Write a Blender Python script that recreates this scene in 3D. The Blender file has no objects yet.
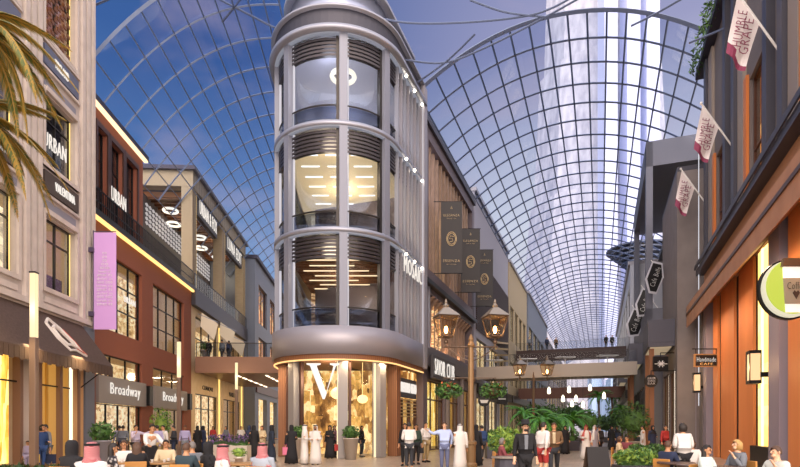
import bpy, bmesh, math, random
from math import sin, cos, pi, sqrt, atan2, radians
from mathutils import Vector, Matrix
SC = bpy.context.scene
COL = SC.collection
rng = random.Random(7)
F, HX, HY, EYE = 550.0, 400.0, 428.0, 1.62

# ------------------------------------------------------------------ camera
cam = bpy.data.cameras.new('camera'); camo = bpy.data.objects.new('camera', cam); COL.objects.link(camo)
camo.location = (0, 0, EYE); camo.rotation_euler = (pi/2, 0, 0)
cam.sensor_width = 36; cam.lens = 36*F/800; cam.shift_y = (HY-233.5)/800; cam.clip_end = 3000
SC.camera = camo

# ------------------------------------------------------------------ world (dusk sky)
def lin(h):
    h = h.lstrip('#'); r = []
    for i in (0, 2, 4):
        v = int(h[i:i+2], 16)/255
        r.append(v/12.92 if v <= .04045 else ((v+.055)/1.055)**2.4)
    return (*r, 1)
W = bpy.data.worlds.new('dusk_sky'); SC.world = W; W.use_nodes = True
nt = W.node_tree; N = nt.nodes; L = nt.links; N.clear()
def wn(t, **k):
    n = N.new(t)
    for a, b in k.items(): setattr(n, a, b)
    return n
wo = wn('ShaderNodeOutputWorld'); bg = wn('ShaderNodeBackground'); bg.inputs['Strength'].default_value = 1.0
tc = wn('ShaderNodeTexCoord'); sp = wn('ShaderNodeSeparateXYZ'); L.new(tc.outputs['Generated'], sp.inputs[0])
def ramp(src, pts):
    r = wn('ShaderNodeValToRGB'); el = r.color_ramp.elements
    el[0].position, el[0].color = pts[0][0], lin(pts[0][1])
    el[1].position, el[1].color = pts[-1][0], lin(pts[-1][1])
    for p, c in pts[1:-1]:
        e = el.new(p); e.color = lin(c)
    L.new(src, r.inputs[0]); return r.outputs[0]
blue = ramp(sp.outputs['Z'], [(0, '#b5c8e0'), (.28, '#85a5cf'), (.42, '#557db5'), (.55, '#3b5f9c'), (1, '#2a4880')])
pale = ramp(sp.outputs['Z'], [(0, '#ffe9d2'), (.2, '#f9f4f2'), (.33, '#e9e8ef'), (.46, '#bfc0d8'), (.56, '#989ac0'), (1, '#5a6aa0')])
mr = wn('ShaderNodeMapRange'); mr.inputs[1].default_value = -.22; mr.inputs[2].default_value = .24; mr.interpolation_type = 'SMOOTHSTEP'
L.new(sp.outputs['X'], mr.inputs[0])
mx = wn('ShaderNodeMixRGB'); L.new(mr.outputs[0], mx.inputs[0]); L.new(blue, mx.inputs[1]); L.new(pale, mx.inputs[2])
nz = wn('ShaderNodeTexNoise'); nz.inputs['Scale'].default_value = 5; nz.inputs['Detail'].default_value = 6
mp = wn('ShaderNodeMapping'); mp.inputs['Scale'].default_value = (1, 1, 2.4)
L.new(tc.outputs['Generated'], mp.inputs[0]); L.new(mp.outputs[0], nz.inputs[0])
cr = wn('ShaderNodeMapRange'); cr.inputs[1].default_value = .5; cr.inputs[2].default_value = .75; cr.inputs[4].default_value = .45
L.new(nz.outputs[0], cr.inputs[0])
mc = wn('ShaderNodeMixRGB'); mc.inputs[2].default_value = lin('#c9b4c4'); L.new(cr.outputs[0], mc.inputs[0]); L.new(mx.outputs[0], mc.inputs[1])
# unseen sky behind the viewpoint, brightened beyond dusk to light the fronts
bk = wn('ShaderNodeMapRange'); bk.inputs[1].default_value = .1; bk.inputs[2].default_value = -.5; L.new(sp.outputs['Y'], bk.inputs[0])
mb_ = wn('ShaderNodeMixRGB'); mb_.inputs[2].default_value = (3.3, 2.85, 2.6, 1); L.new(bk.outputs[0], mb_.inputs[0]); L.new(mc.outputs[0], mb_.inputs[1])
zn = wn('ShaderNodeMapRange'); zn.inputs[1].default_value = .68; zn.inputs[2].default_value = .85; L.new(sp.outputs['Z'], zn.inputs[0])  # overhead sky out of view, brightened as added fill light
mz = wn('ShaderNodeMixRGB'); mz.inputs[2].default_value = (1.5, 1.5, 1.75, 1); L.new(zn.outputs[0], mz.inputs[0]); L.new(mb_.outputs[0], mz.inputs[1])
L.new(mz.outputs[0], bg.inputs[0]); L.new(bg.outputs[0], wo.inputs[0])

SC.view_settings.view_transform = 'Standard'; SC.view_settings.look = 'None'
SC.view_settings.exposure = 0.08; SC.view_settings.gamma = 1.0; SC.view_settings.use_curve_mapping = False
sun = bpy.data.lights.new('evening_sun', 'SUN'); sun.energy = 1.25; sun.angle = .6; sun.color = (1, .78, .6)
suno = bpy.data.objects.new('evening_sun', sun); COL.objects.link(suno)
suno.rotation_euler = (radians(54), 0, radians(4))

# ------------------------------------------------------------------ materials
MATS = {}
def mat(name, c, rough=.6, metal=0, em=None, es=0, c2=None, scale=3, kind='noise', bump=0, stretch=(1, 1, 1), alpha=1):
    if name in MATS: return MATS[name]
    m = bpy.data.materials.new(name); m.use_nodes = True; t = m.node_tree; b = t.nodes['Principled BSDF']
    b.inputs['Roughness'].default_value = rough; b.inputs['Metallic'].default_value = metal
    b.inputs['Base Color'].default_value = lin(c)
    if c2:
        co = t.nodes.new('ShaderNodeTexCoord'); ma = t.nodes.new('ShaderNodeMapping'); ma.inputs['Scale'].default_value = stretch
        t.links.new(co.outputs['Object'], ma.inputs[0])
        if kind == 'noise':
            x = t.nodes.new('ShaderNodeTexNoise'); x.inputs['Scale'].default_value = scale; x.inputs['Detail'].default_value = 5; fac = x.outputs[0]
        elif kind == 'wave':
            x = t.nodes.new('ShaderNodeTexWave'); x.inputs['Scale'].default_value = scale; x.inputs['Distortion'].default_value = 1.5; fac = x.outputs['Fac']
        elif kind == 'voronoi':
            x = t.nodes.new('ShaderNodeTexVoronoi'); x.inputs['Scale'].default_value = scale; fac = x.outputs['Distance']
        elif kind == 'brick':
            x = t.nodes.new('ShaderNodeTexBrick'); x.inputs['Scale'].default_value = scale
            x.inputs['Mortar Size'].default_value = .015; x.inputs['Mortar'].default_value = lin(c2)
            x.inputs['Color1'].default_value = lin(c); x.inputs['Color2'].default_value = lin(c); fac = None
            cb = t.nodes.new('ShaderNodeCombineXYZ'); s3 = t.nodes.new('ShaderNodeSeparateXYZ')
            t.links.new(ma.outputs[0], s3.inputs[0]); t.links.new(s3.outputs[0], cb.inputs[0]); t.links.new(s3.outputs[2], cb.inputs[1])
            t.links.new(cb.outputs[0], x.inputs[0]); t.links.new(x.outputs[0], b.inputs['Base Color'])
        elif kind == 'checker':
            x = t.nodes.new('ShaderNodeTexChecker'); x.inputs['Scale'].default_value = scale; fac = x.outputs['Fac']
        if kind != 'brick':
            t.links.new(ma.outputs[0], x.inputs[0])
            mi = t.nodes.new('ShaderNodeMixRGB'); mi.inputs[1].default_value = lin(c); mi.inputs[2].default_value = lin(c2)
            if kind in ('noise', 'voronoi'):
                g = t.nodes.new('ShaderNodeMapRange'); g.inputs[1].default_value = .3 if kind == 'noise' else 0; g.inputs[2].default_value = .7 if kind == 'noise' else .6
                t.links.new(fac, g.inputs[0]); fac = g.outputs[0]
            t.links.new(fac, mi.inputs[0]); t.links.new(mi.outputs[0], b.inputs['Base Color'])
        if bump and fac is not None:
            bp = t.nodes.new('ShaderNodeBump'); bp.inputs['Strength'].default_value = bump; bp.inputs['Distance'].default_value = .03
            t.links.new(fac, bp.inputs['Height']); t.links.new(bp.outputs[0], b.inputs['Normal'])
    if em:
        b.inputs['Emission Color'].default_value = lin(em); b.inputs['Emission Strength'].default_value = es
    MATS[name] = m; return m
def lit(name, c, s): return mat(name, '#4c4a48', em=c, es=s)
def glow_room(name, stops, s, scale=1.2, stretch=(1, 1, 1)):
    """the lit back of a shop: goods and shelves seen through its window"""
    if name in MATS: return MATS[name]
    m = bpy.data.materials.new(name); m.use_nodes = True; t = m.node_tree; b = t.nodes['Principled BSDF']
    co = t.nodes.new('ShaderNodeTexCoord'); ma = t.nodes.new('ShaderNodeMapping'); ma.inputs['Scale'].default_value = stretch
    t.links.new(co.outputs['Object'], ma.inputs[0])
    v = t.nodes.new('ShaderNodeTexVoronoi'); v.inputs['Scale'].default_value = scale*2.2; v.distance = 'CHEBYCHEV'
    n = t.nodes.new('ShaderNodeTexNoise'); n.inputs['Scale'].default_value = scale*1.1; n.inputs['Detail'].default_value = 8; n.inputs['Roughness'].default_value = .7
    sv = t.nodes.new('ShaderNodeSeparateXYZ')
    t.links.new(ma.outputs[0], v.inputs[0]); t.links.new(ma.outputs[0], n.inputs[0]); t.links.new(v.outputs['Color'], sv.inputs[0])
    mi = t.nodes.new('ShaderNodeMath'); mi.operation = 'MULTIPLY_ADD'; mi.inputs[1].default_value = .3
    t.links.new(sv.outputs[0], mi.inputs[0]); 
    n2 = t.nodes.new('ShaderNodeMath'); n2.operation = 'MULTIPLY'; n2.inputs[1].default_value = .75; t.links.new(n.outputs[0], n2.inputs[0])
    t.links.new(n2.outputs[0], mi.inputs[2])
    r = t.nodes.new('ShaderNodeValToRGB'); el = r.color_ramp.elements
    el[0].position, el[0].color = stops[0][0], lin(stops[0][1]); el[1].position, el[1].color = stops[-1][0], lin(stops[-1][1])
    for p, c in stops[1:-1]: el.new(p).color = lin(c)
    t.links.new(mi.outputs[0], r.inputs[0]); t.links.new(r.outputs[0], b.inputs['Base Color']); t.links.new(r.outputs[0], b.inputs['Emission Color'])
    b.inputs['Emission Strength'].default_value = s*1.35; b.inputs['Roughness'].default_value = .8  # room lighting is put into the wall's own glow
    MATS[name] = m; return m
def glassm(name, tint='#ffffff', refl=.35, rough=.03):
    if name in MATS: return MATS[name]
    m = bpy.data.materials.new(name); m.use_nodes = True; t = m.node_tree; t.nodes.clear()
    o = t.nodes.new('ShaderNodeOutputMaterial'); tr = t.nodes.new('ShaderNodeBsdfTransparent'); tr.inputs[0].default_value = lin(tint)
    g = t.nodes.new('ShaderNodeBsdfGlossy'); g.inputs['Roughness'].default_value = rough
    fr = t.nodes.new('ShaderNodeLayerWeight'); fr.inputs[0].default_value = .25
    mu = t.nodes.new('ShaderNodeMath'); mu.operation = 'MULTIPLY'; mu.inputs[1].default_value = refl
    mi = t.nodes.new('ShaderNodeMixShader'); t.links.new(fr.outputs['Fresnel'], mu.inputs[0]); t.links.new(mu.outputs[0], mi.inputs[0])
    t.links.new(tr.outputs[0], mi.inputs[1]); t.links.new(g.outputs[0], mi.inputs[2]); t.links.new(mi.outputs[0], o.inputs[0])
    MATS[name] = m; return m

STONE = mat('pale_stone', '#bcb0a9', .7, c2='#aea29c', scale=1.5)
STONE2 = mat('pale_stone_trim', '#cabdb4', .6, c2='#bbaea5', scale=2)
GREYM = mat('grey_moulding', '#84818c', .5)
BRICK = mat('red_brick', '#8a4f3a', .8, c2='#754536', scale=1, kind='brick', stretch=(2.2, 1, 4.5))
DARK = mat('dark_bronze', '#33302f', .4, .6)
BLACK = mat('black_metal', '#1c1b1d', .4, .5)
SILVER = mat('brushed_silver', '#9a9ca8', .42, .55)
STEEL = mat('steel_fascia', '#97949c', .4, .35)
BROWN = mat('brown_bronze', '#5a4038', .4, .6)
TIMBER = mat('timber', '#8a5a38', .6, c2='#6d452b', scale=3, kind='wave', stretch=(1, 1, .2))
OAK = mat('grey_oak', '#a8977b', .7, c2='#948268', scale=2.5, kind='wave', stretch=(.2, 1, 4))
CREAM = mat('cream_stone', '#d9c09a', .6, c2='#cdb389', scale=1.4)
ORANGE = mat('orange_panel', '#c86a2e', .55, c2='#b95c26', scale=.8, stretch=(1, 1, .15))
TAUPE = mat('taupe_render', '#7f7673', .7, c2='#736a68', scale=1)
LILAC = mat('lilac_grey_panel', '#8d8490', .6)
SLATE = mat('slate_metal', '#474650', .45, .4)
BLUEGREY = mat('blue_grey_cladding', '#6d7484', .5, .3)
COPPER = mat('copper_canopy', '#b98560', .5, .1, c2='#a87552', scale=1.2)
GOLD = mat('pale_gold', '#c9ac78', .4, .5)
ROOFB = mat('roof_steel', '#5b6784', .4, .5)
WHITE = mat('white_paint', '#e6e4e2', .5)
GLASS = glassm('window_glass', '#f2f4f6', .22)
RGLASS = glassm('roof_glass', '#e4ecf8', .08)
DGLASS = glassm('dark_glass', '#59616e', .5)
LED = lit('led_strip', '#fff0dc', 5); WLED = lit('warm_led', '#ffc870', 4); YLED = lit('yellow_led', '#ffd77a', 1.3)
LETTER = lit('lit_letter', '#fff6ec', .85)
LAMPG = lit('lamp_flame', '#ffc070', 22)
INT_WARM = glow_room('shop_interior_warm', [(.25, '#7a5130'), (.4, '#c79a5e'), (.52, '#f0cf94'), (.7, '#fff0c8')], .78, 1.5, (1, 1, 1.4))
INT_GOLD = glow_room('shop_interior_gold', [(.22, '#6b4c1c'), (.4, '#c0902f'), (.52, '#eec45c'), (.7, '#fff0a8')], 1.1, 1.0, (2.2, 2.2, .35))
INT_CREAM = glow_room('office_interior_cream', [(.25, '#7d7164'), (.42, '#c2b193'), (.55, '#e3d3b0'), (.7, '#fff1d2')], 1.15, .8, (1, 1, 1.6))
INT_DIM = glow_room('room_interior_dim', [(.25, '#1c2236'), (.45, '#3b4260'), (.56, '#6a6470'), (.7, '#c09c70')], .45, .9)
INT_ORANGE = glow_room('room_interior_orange', [(.25, '#6d3a1c'), (.45, '#c87736'), (.56, '#ea9d50'), (.7, '#ffd088')], .8, .5)
CEILM = mat('warm_ceiling', '#c8b08a', .7)

# ------------------------------------------------------------------ mesh helpers
def new_obj(name, me, m=None, parent=None, smooth=False):
    o = bpy.data.objects.new(name, me); COL.objects.link(o)
    if m is not None:
        for x in (m if isinstance(m, (list, tuple)) else [m]): me.materials.append(x)
    if parent is not None: o.parent = parent
    if smooth and len(me.polygons): me.polygons.foreach_set('use_smooth', [True]*len(me.polygons))
    return o
def props(o, label=None, cat=None, group=None, kind=None):
    if label: o['label'] = label
    if cat: o['category'] = cat
    if group: o['group'] = group
    if kind: o['kind'] = kind
    return o
def thing(name, label, cat, loc=(0, 0, 0), rz=0, group=None):
    o = bpy.data.objects.new(name, None); COL.objects.link(o); o.location = loc; o.rotation_euler = (0, 0, rz)
    o.empty_display_size = .3
    return props(o, label, cat, group)
class MB:
    def __init__(s, sy=1, ox=0): s.bm = bmesh.new(); s.sy = sy; s.ox = ox; s.mi = 0
    def v(s, x, y, z): return s.bm.verts.new((x-s.ox, y*s.sy, z))
    def face(s, vs):
        try: f = s.bm.faces.new(vs); f.material_index = s.mi; return f
        except ValueError: return None
    def box(s, x0, x1, y0, y1, z0, z1):
        p = [s.v(x, y, z) for z in (z0, z1) for x, y in ((x0, y0), (x1, y0), (x1, y1), (x0, y1))]
        for q in ((0, 1, 2, 3), (4, 5, 6, 7), (0, 1, 5, 4), (1, 2, 6, 5), (2, 3, 7, 6), (3, 0, 4, 7)): s.face([p[i] for i in q])
        return s
    def hexa(s, a, b):
        """two quads (lists of 4 points) joined"""
        A = [s.v(*p) for p in a]; B = [s.v(*p) for p in b]
        s.face(A); s.face(B)
        for i in range(4): s.face([A[i], A[(i+1) % 4], B[(i+1) % 4], B[i]])
        return s
    def tube(s, pts, r, n=6, caps=True):
        pts = [Vector(p) for p in pts]; rings = []
        for i, p in enumerate(pts):
            t = (pts[min(i+1, len(pts)-1)]-pts[max(i-1, 0)]).normalized()
            a = Vector((0, 0, 1)) if abs(t.z) < .9 else Vector((1, 0, 0))
            u = t.cross(a).normalized(); w = t.cross(u).normalized()
            rr = r[i] if isinstance(r, (list, tuple)) else r
            rings.append([s.v(*(p+u*rr*cos(2*pi*k/n)+w*rr*sin(2*pi*k/n))) for k in range(n)])
        for a, b in zip(rings, rings[1:]):
            for k in range(n): s.face([a[k], a[(k+1) % n], b[(k+1) % n], b[k]])
        if caps: s.face(rings[0]); s.face(rings[-1])
        return s
    def lathe(s, prof, n=20, c=(0, 0, 0), sx=1, sy=1):
        rings = [[s.v(c[0]+r*sx*cos(2*pi*k/n), c[1]+r*sy*sin(2*pi*k/n), c[2]+z) for k in range(n)] for r, z in prof]
        for a, b in zip(rings, rings[1:]):
            for k in range(n): s.face([a[k], a[(k+1) % n], b[(k+1) % n], b[k]])
        s.face(rings[0]); s.face(rings[-1]); return s
    def ball(s, c, r, n=10, sc=(1, 1, 1)):
        m = n//2+1
        prof = [(max(r*sin(pi*i/m), r*.02), -r*cos(pi*i/m)) for i in range(m+1)]
        rings = [[s.v(c[0]+q*sc[0]*cos(2*pi*k/n), c[1]+q*sc[1]*sin(2*pi*k/n), c[2]+z*sc[2]) for k in range(n)] for q, z in prof]
        for a, b in zip(rings, rings[1:]):
            for k in range(n): s.face([a[k], a[(k+1) % n], b[(k+1) % n], b[k]])
        s.face(rings[0]); s.face(rings[-1]); return s
    def prism(s, poly, y0, y1):
        """outline in x,z extruded over y"""
        A = [s.v(x, y0, z) for x, z in poly]; B = [s.v(x, y1, z) for x, z in poly]
        s.face(A); s.face(B); n = len(A)
        for i in range(n): s.face([A[i], A[(i+1) % n], B[(i+1) % n], B[i]])
        return s
    def slab(s, poly, z0, z1):
        A = [s.v(x, y, z0) for x, y in poly]; B = [s.v(x, y, z1) for x, y in poly]
        s.face(A); s.face(B); n = len(A)
        for i in range(n): s.face([A[i], A[(i+1) % n], B[(i+1) % n], B[i]])
        return s
    def build(s, name, m, parent=None, smooth=False, bevel=0, loc=None):
        bm = s.bm
        if bevel: bmesh.ops.bevel(bm, geom=bm.edges[:], offset=bevel, segments=1, affect='EDGES', clamp_overlap=True)
        bmesh.ops.recalc_face_normals(bm, faces=bm.faces[:])
        me = bpy.data.meshes.new(name); bm.to_mesh(me); bm.free()
        o = new_obj(name, me, m, parent, smooth)
        if loc is not None: o.location = loc
        return o
def P(px, py, Y): return Vector(((px-HX)/F*Y, Y, EYE+(HY-py)/F*Y))
def G(px, Y, z=0): return Vector(((px-HX)/F*Y, Y, z))

_tc = {}
def text(parent, string, w, h, loc, side='left', m=None, depth=.04, name='lettering', tilt=0):
    """lettering fitted to w x h; side: which way it faces in its parent's frame"""
    key = string
    if key not in _tc:
        cu = bpy.data.curves.new('t', 'FONT'); cu.body = string; cu.resolution_u = 2; cu.space_character = 1.12; cu.offset = -.014; cu.align_x = 'CENTER'; cu.align_y = 'CENTER'
        to = bpy.data.objects.new('t', cu); COL.objects.link(to); bpy.context.view_layer.update()
        dg = bpy.context.evaluated_depsgraph_get()
        me = bpy.data.meshes.new_from_object(to.evaluated_get(dg)); bpy.data.objects.remove(to)
        _tc[key] = me
    bm = bmesh.new(); bm.from_mesh(_tc[key])
    xs = [v.co.x for v in bm.verts]; ys = [v.co.y for v in bm.verts]
    x0, x1, y0, y1 = min(xs), max(xs), min(ys), max(ys)
    for v in bm.verts: v.co = Vector(((v.co.x-(x0+x1)/2)/(x1-x0)*w, (v.co.y-(y0+y1)/2)/(y1-y0)*h, 0))
    r = bmesh.ops.extrude_face_region(bm, geom=bm.faces[:])
    for g in r['geom']:
        if isinstance(g, bmesh.types.BMVert): g.co.z += depth
    bmesh.ops.recalc_face_normals(bm, faces=bm.faces[:])
    me = bpy.data.meshes.new(name); bm.to_mesh(me); bm.free()
    o = new_obj(name, me, m or LETTER, parent); o.location = loc
    R = Matrix.Rotation(pi/2, 4, 'X')
    if side == 'right': R = Matrix.Rotation(pi, 4, 'Z') @ R
    if tilt: R = R @ Matrix.Rotation(tilt, 4, 'Z')
    o.rotation_euler = R.to_euler(); return o

class Face:
    """a street front: plane x = c + t*Y. u runs away from the viewpoint, depth d>0 into the building"""
    def __init__(s, c, vp, sy):
        s.c, s.vp, s.sy = c, vp, sy; s.t = (vp-HX)/F; s.k = sqrt(1+s.t**2); s.rz = atan2(1, s.t)
    def u(s, px): return s.c*F/(px-s.vp)*s.k
    def uY(s, Y): return Y*s.k
    def z(s, px, py): return EYE+(HY-py)*s.c/(px-s.vp)
    def pos(s, u, d=0, z=0):
        ex = Vector((s.t/s.k, 1/s.k, 0)); ey = Vector((-1/s.k, s.t/s.k, 0))
        return Vector((s.c, 0, 0))+ex*u+ey*d*s.sy+Vector((0, 0, z))
    def thing(s, name, label, cat, u0, d0=0, z0=0, group=None):
        s.u0 = u0; return thing(name, label, cat, s.pos(u0, d0, z0), s.rz, group)
    def mb(s): return MB(s.sy, s.u0)
    def side(s): return 'left' if s.sy > 0 else 'right'
    def text(s, parent, string, u, z, w, h, d=-.05, m=None, name='lettering'):
        return text(parent, string, w, h, (u-s.u0, d*s.sy, z), s.side(), m, name=name)
def wall(mb, u0, u1, z0, z1, holes, d0=0, d1=.4):
    us = sorted({u0, u1, *[min(max(h[i], u0), u1) for h in holes for i in (0, 1)]})
    zs = sorted({z0, z1, *[min(max(h[i], z0), z1) for h in holes for i in (2, 3)]})
    for a, b in zip(us, us[1:]):
        run = None
        for c, d in zip(zs, zs[1:]):
            solid = not any(h[0]-1e-6 <= a and b <= h[1]+1e-6 and h[2]-1e-6 <= c and d <= h[3]+1e-6 for h in holes)
            if solid: run = (run[0], d) if run else (c, d)
            elif run: mb.box(a, b, d0, d1, *run); run = None
        if run: mb.box(a, b, d0, d1, *run)
    return mb
def window(f, parent, u0, u1, z0, z1, nx=2, nz=2, m=None, d=.15, fw=.06, pane=None, name='window', zbars=None):
    a = f.mb(); e = .002
    a.box(u0, u0+fw, d, d+.1, z0, z1); a.box(u1-fw, u1, d, d+.1, z0, z1); a.box(u0+fw, u1-fw, d, d+.1, z0, z0+fw); a.box(u0+fw, u1-fw, d, d+.1, z1-fw, z1)
    for i in range(1, nx):
        x = u0+(u1-u0)*i/nx; a.box(x-fw/2, x+fw/2, d+e, d+.1-e, z0+fw, z1-fw)
    for zz in (zbars or [z0+(z1-z0)*i/nz for i in range(1, nz)]): a.box(u0+fw, u1-fw, d+.012, d+.088, zz-fw/2, zz+fw/2)
    w = a.build(name, m or DARK, parent)
    f.mb().box(u0+fw, u1-fw, d+.045, d+.055, z0+fw, z1-fw).build('pane', pane or GLASS, w)
    return w
def room(f, parent, u0, u1, z0, z1, depth, m, ceil=CEILM, d0=.42, name='display_wall'):
    f.mb().box(u0, u1, depth, depth+.1, z0, z1).build(name, m, parent)
    a = f.mb(); a.box(u0, u1, d0, depth, z1-.08, z1); a.box(u0, u0+.08, d0, depth, z0, z1-.08); a.box(u1-.08, u1, d0, depth, z0, z1-.08)
    a.build('room_lining', ceil, parent)
    f.mb().box(u0+.08, u1-.08, d0, depth, z0, z0+.06).build('floor_slab', mat('slab', '#9b8a78', .5), parent)
def light(kind, loc, energy, color=(1, .75, .45), size=.5, rot=None, name='shop_light', spot=None, sizey=None):
    l = bpy.data.lights.new(name, kind); l.energy = energy; l.color = color
    if kind == 'AREA':
        l.size = size
        if sizey: l.shape = 'RECTANGLE'; l.size_y = sizey
    elif kind in ('POINT', 'SPOT'): l.shadow_soft_size = size
    if spot: l.spot_size = spot
    o = bpy.data.objects.new(name, l); COL.objects.link(o); o.location = loc
    if rot: o.rotation_euler = rot
    return o

# ------------------------------------------------------------------ floor
PAVE = mat('stone_paving', '#a89683', .38, c2='#86786b', scale=.55, kind='brick', stretch=(1, 1, 1))
def paving():
    m = bpy.data.materials.new('warm_stone_paving'); m.use_nodes = True; t = m.node_tree; b = t.nodes['Principled BSDF']
    co = t.nodes.new('ShaderNodeTexCoord'); ma = t.nodes.new('ShaderNodeMapping'); ma.inputs['Rotation'].default_value = (0, 0, .35)
    br = t.nodes.new('ShaderNodeTexBrick'); br.inputs['Scale'].default_value = 1.1; br.inputs['Mortar Size'].default_value = .012
    br.inputs['Color1'].default_value = lin('#b3a08c'); br.inputs['Color2'].default_value = lin('#94826f'); br.inputs['Mortar'].default_value = lin('#6d6056')
    t.links.new(co.outputs['Object'], ma.inputs[0]); t.links.new(ma.outputs[0], br.inputs[0]); t.links.new(br.outputs[0], b.inputs['Base Color'])
    b.inputs['Roughness'].default_value = .3
    return m
a = MB(); a.box(-60, 90, -15, 320, -.3, 0); props(a.build('floor', paving()), kind='structure')

FL = lambda c: Face(c, 372, 1)
FR_ = lambda c: Face(c, 600, -1)      # right side of the right street
FM = lambda c: Face(c, 600, 1)        # left side of the right street

# ------------------------------------------------------------------ A: pale stone building, far left
f = FL(-13.0); u0 = f.uY(9.0); uE = f.uY(25.6)
A = f.thing('stone_building', 'tall pale stone building with recessed windows beside the date palms', 'building', u0)
bays = [(f.u(44), f.u(75))]; pitch = bays[0][0]-f.u(16)+ (bays[0][1]-bays[0][0])
for k in (1, 2, 3): bays.append((bays[0][0]-4.0*k, bays[0][1]-4.0*k))
win_z = [(7.25, 10.1), (12.2, 14.96), (17.3, 20.6)]
holes = [(b0, b1, z0, z1) for b0, b1 in bays for z0, z1 in win_z]
w = f.mb(); wall(w, u0, uE, 6.4, 25, holes, 0, .45); w.box(uE-.45, uE, .45, 8, 0, 25)
wall(w, u0, uE, 0, 6.4, [(b0-.45, b1+.3, 0, 5.2) for b0, b1 in bays], 0, .45); w.build('wall', STONE, A)
p = f.mb()
for b0, b1 in bays:
    g0, g1 = b1+.35, b1+4.0-(b1-b0)-.35
    if b1 > uE-3: g1 = uE-.05
    for q in (g0, (g0+g1)/2-.12, g1-.24): p.box(q, q+.24, -.16, 0, 6.5, 25)
p.build('pilaster', STONE2, A)
p = f.mb()
for b0, b1 in bays:
    g0, g1 = b1+.35, b1+4.0-(b1-b0)-.35
    if b1 > uE-3: g1 = uE-.05
    for q in (g0+.3, (g0+g1)/2+.18): p.box(q, q+.22, -.07, 0, 6.5, 25)
p.build('pilaster_groove', GREYM, A)
p = f.mb()
for b0, b1 in bays:
    for z0, z1 in win_z:
        p.box(b0-.18, b0-.02, -.1, 0, z0-.2, z1+.2); p.box(b1+.02, b1+.18, -.1, 0, z0-.2, z1+.2)
        p.box(b0-.02, b1+.02, -.1, 0, z0-.2, z0-.02); p.box(b0-.02, b1+.02, -.14, 0, z1+.05, z1+.25)
        p.box(b0-.02, b1+.02, -.06, 0, z0-.62, z0-.4)
    for z in (10.85, 12.0, 15.85, 16.95): p.box(b0-.25, b1+.25, -.12, 0, z, z+.1)
p.box(u0, uE, -.2, 0, 6.28, 6.5)
p.build('moulding', STONE2, A)
for b0, b1 in bays:
    for z0, z1 in win_z: f.mb().box(b0-.02, b1+.02, -.03, 0, z1+.26, z1+.62).build('recessed_panel', GREYM, A)
for i, (b0, b1) in enumerate(bays):
    for z0, z1 in win_z:
        wd = window(f, A, b0, b1, z0, z1, 2, 1, DARK, .2, .06, zbars=[z0+(z1-z0)*.7])
        f.mb().box(b1-.1, b1-.06, .17, .2, z0+.06, z1-.06).build('light_strip', YLED, wd)
        f.mb().box(b0+.06, b1-.1, .5, .56, z0+.1, z0+.75).build('balustrade', DARK, wd)
        if z0 > 17:
            g = f.mb(); r_ = random.Random(3)
            n = 9
            for a_ in range(n):
                for b_ in range(14):
                    if (a_+b_) % 2: x = b0+.08+(b1-b0-.2)*a_/n; z = z0+.08+(z1-z0-.2)*b_/14; g.box(x, x+(b1-b0-.2)/n*.9, .14, .18, z, z+(z1-z0)/14*.62)
            g.build('lattice_screen', mat('lattice_brown', '#6b4630', .6), wd)
room(f, A, u0, uE-.46, 6.6, 11, 2.6, INT_CREAM); room(f, A, u0, uE-.46, 11.5, 15.9, 2.6, INT_DIM, mat('dim_ceiling', '#6f6a70', .7)); room(f, A, u0, uE-.46, 16.6, 21, 2.6, INT_ORANGE)
room(f, A, u0, uE-.46, 0.02, 6.2, 2.8, INT_GOLD)
for i, (b0, b1) in enumerate(bays[:2]):
    for (z0, z1, s, mm) in ((11.05, 11.85, 'VALENTINA' if i == 0 else 'VALENTINA', mat('sign_brown', '#4a3f3a', .6)), (16.05, 16.85, 'TIRELAND', mat('sign_blue', '#5d6278', .6))):
        sg = f.mb().box(b0-.1, b1+.12, -.1, -.002, z0, z1).build('sign', mm, A)
        if not (i == 1 and z0 > 15): f.text(sg, s, (b0+b1)/2+(.15 if z0 < 15 else -.1), (z0+z1)/2, 1.45 if z0 < 15 else 1.0, .34, -.11)
f.text(A, 'URBAN', (bays[0][0]+bays[0][1])/2-.1, 13.3, 1.6, .6, .16)
# ground floor posts, curtains
p = f.mb()
for b0, b1 in bays:
    p.box(b0-.45, b0-.25, -.08, .2, 0, 5.2); p.box((b0+b1)/2-.1, (b0+b1)/2+.1, -.05, .12, 0, 5.2); p.box(b1+.12, b1+.3, -.08, .2, 0, 5.2)
p.build('shopfront_post', mat('post_brown', '#7c5c4c', .5), A)
for b0, b1 in bays: f.mb().box(b0-.25, b1+.12, .04, .08, 3.3, 3.36).build('shopfront_bar', DARK, A)
f.mb().box(bays[0][1]-.28, bays[0][1]-.02, .0, .08, .05, 4.9).build('light_strip', lit('white_strip', '#fff0d8', 2.5), A)
p = f.mb()
for b0, b1 in bays:
    for k in range(7): x = b0+.1+k*.3; p.box(x, x+.16, 1.0+(k % 2)*.08, 1.06+(k % 2)*.08, .1, 5.0)
p.build('curtain', mat('gold_curtain', '#c79a4a', .8), A)
f.mb().box(uE-1.75, uE-.9, -.04, -.002, 0, 4.6).build('door_panel', mat('tan_panel', '#c59a6c', .6), A)
f.mb().box(uE-.85, uE-.02, -.1, -.002, 0, 6.2).build('corner_panel', BLUEGREY, A)
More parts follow.
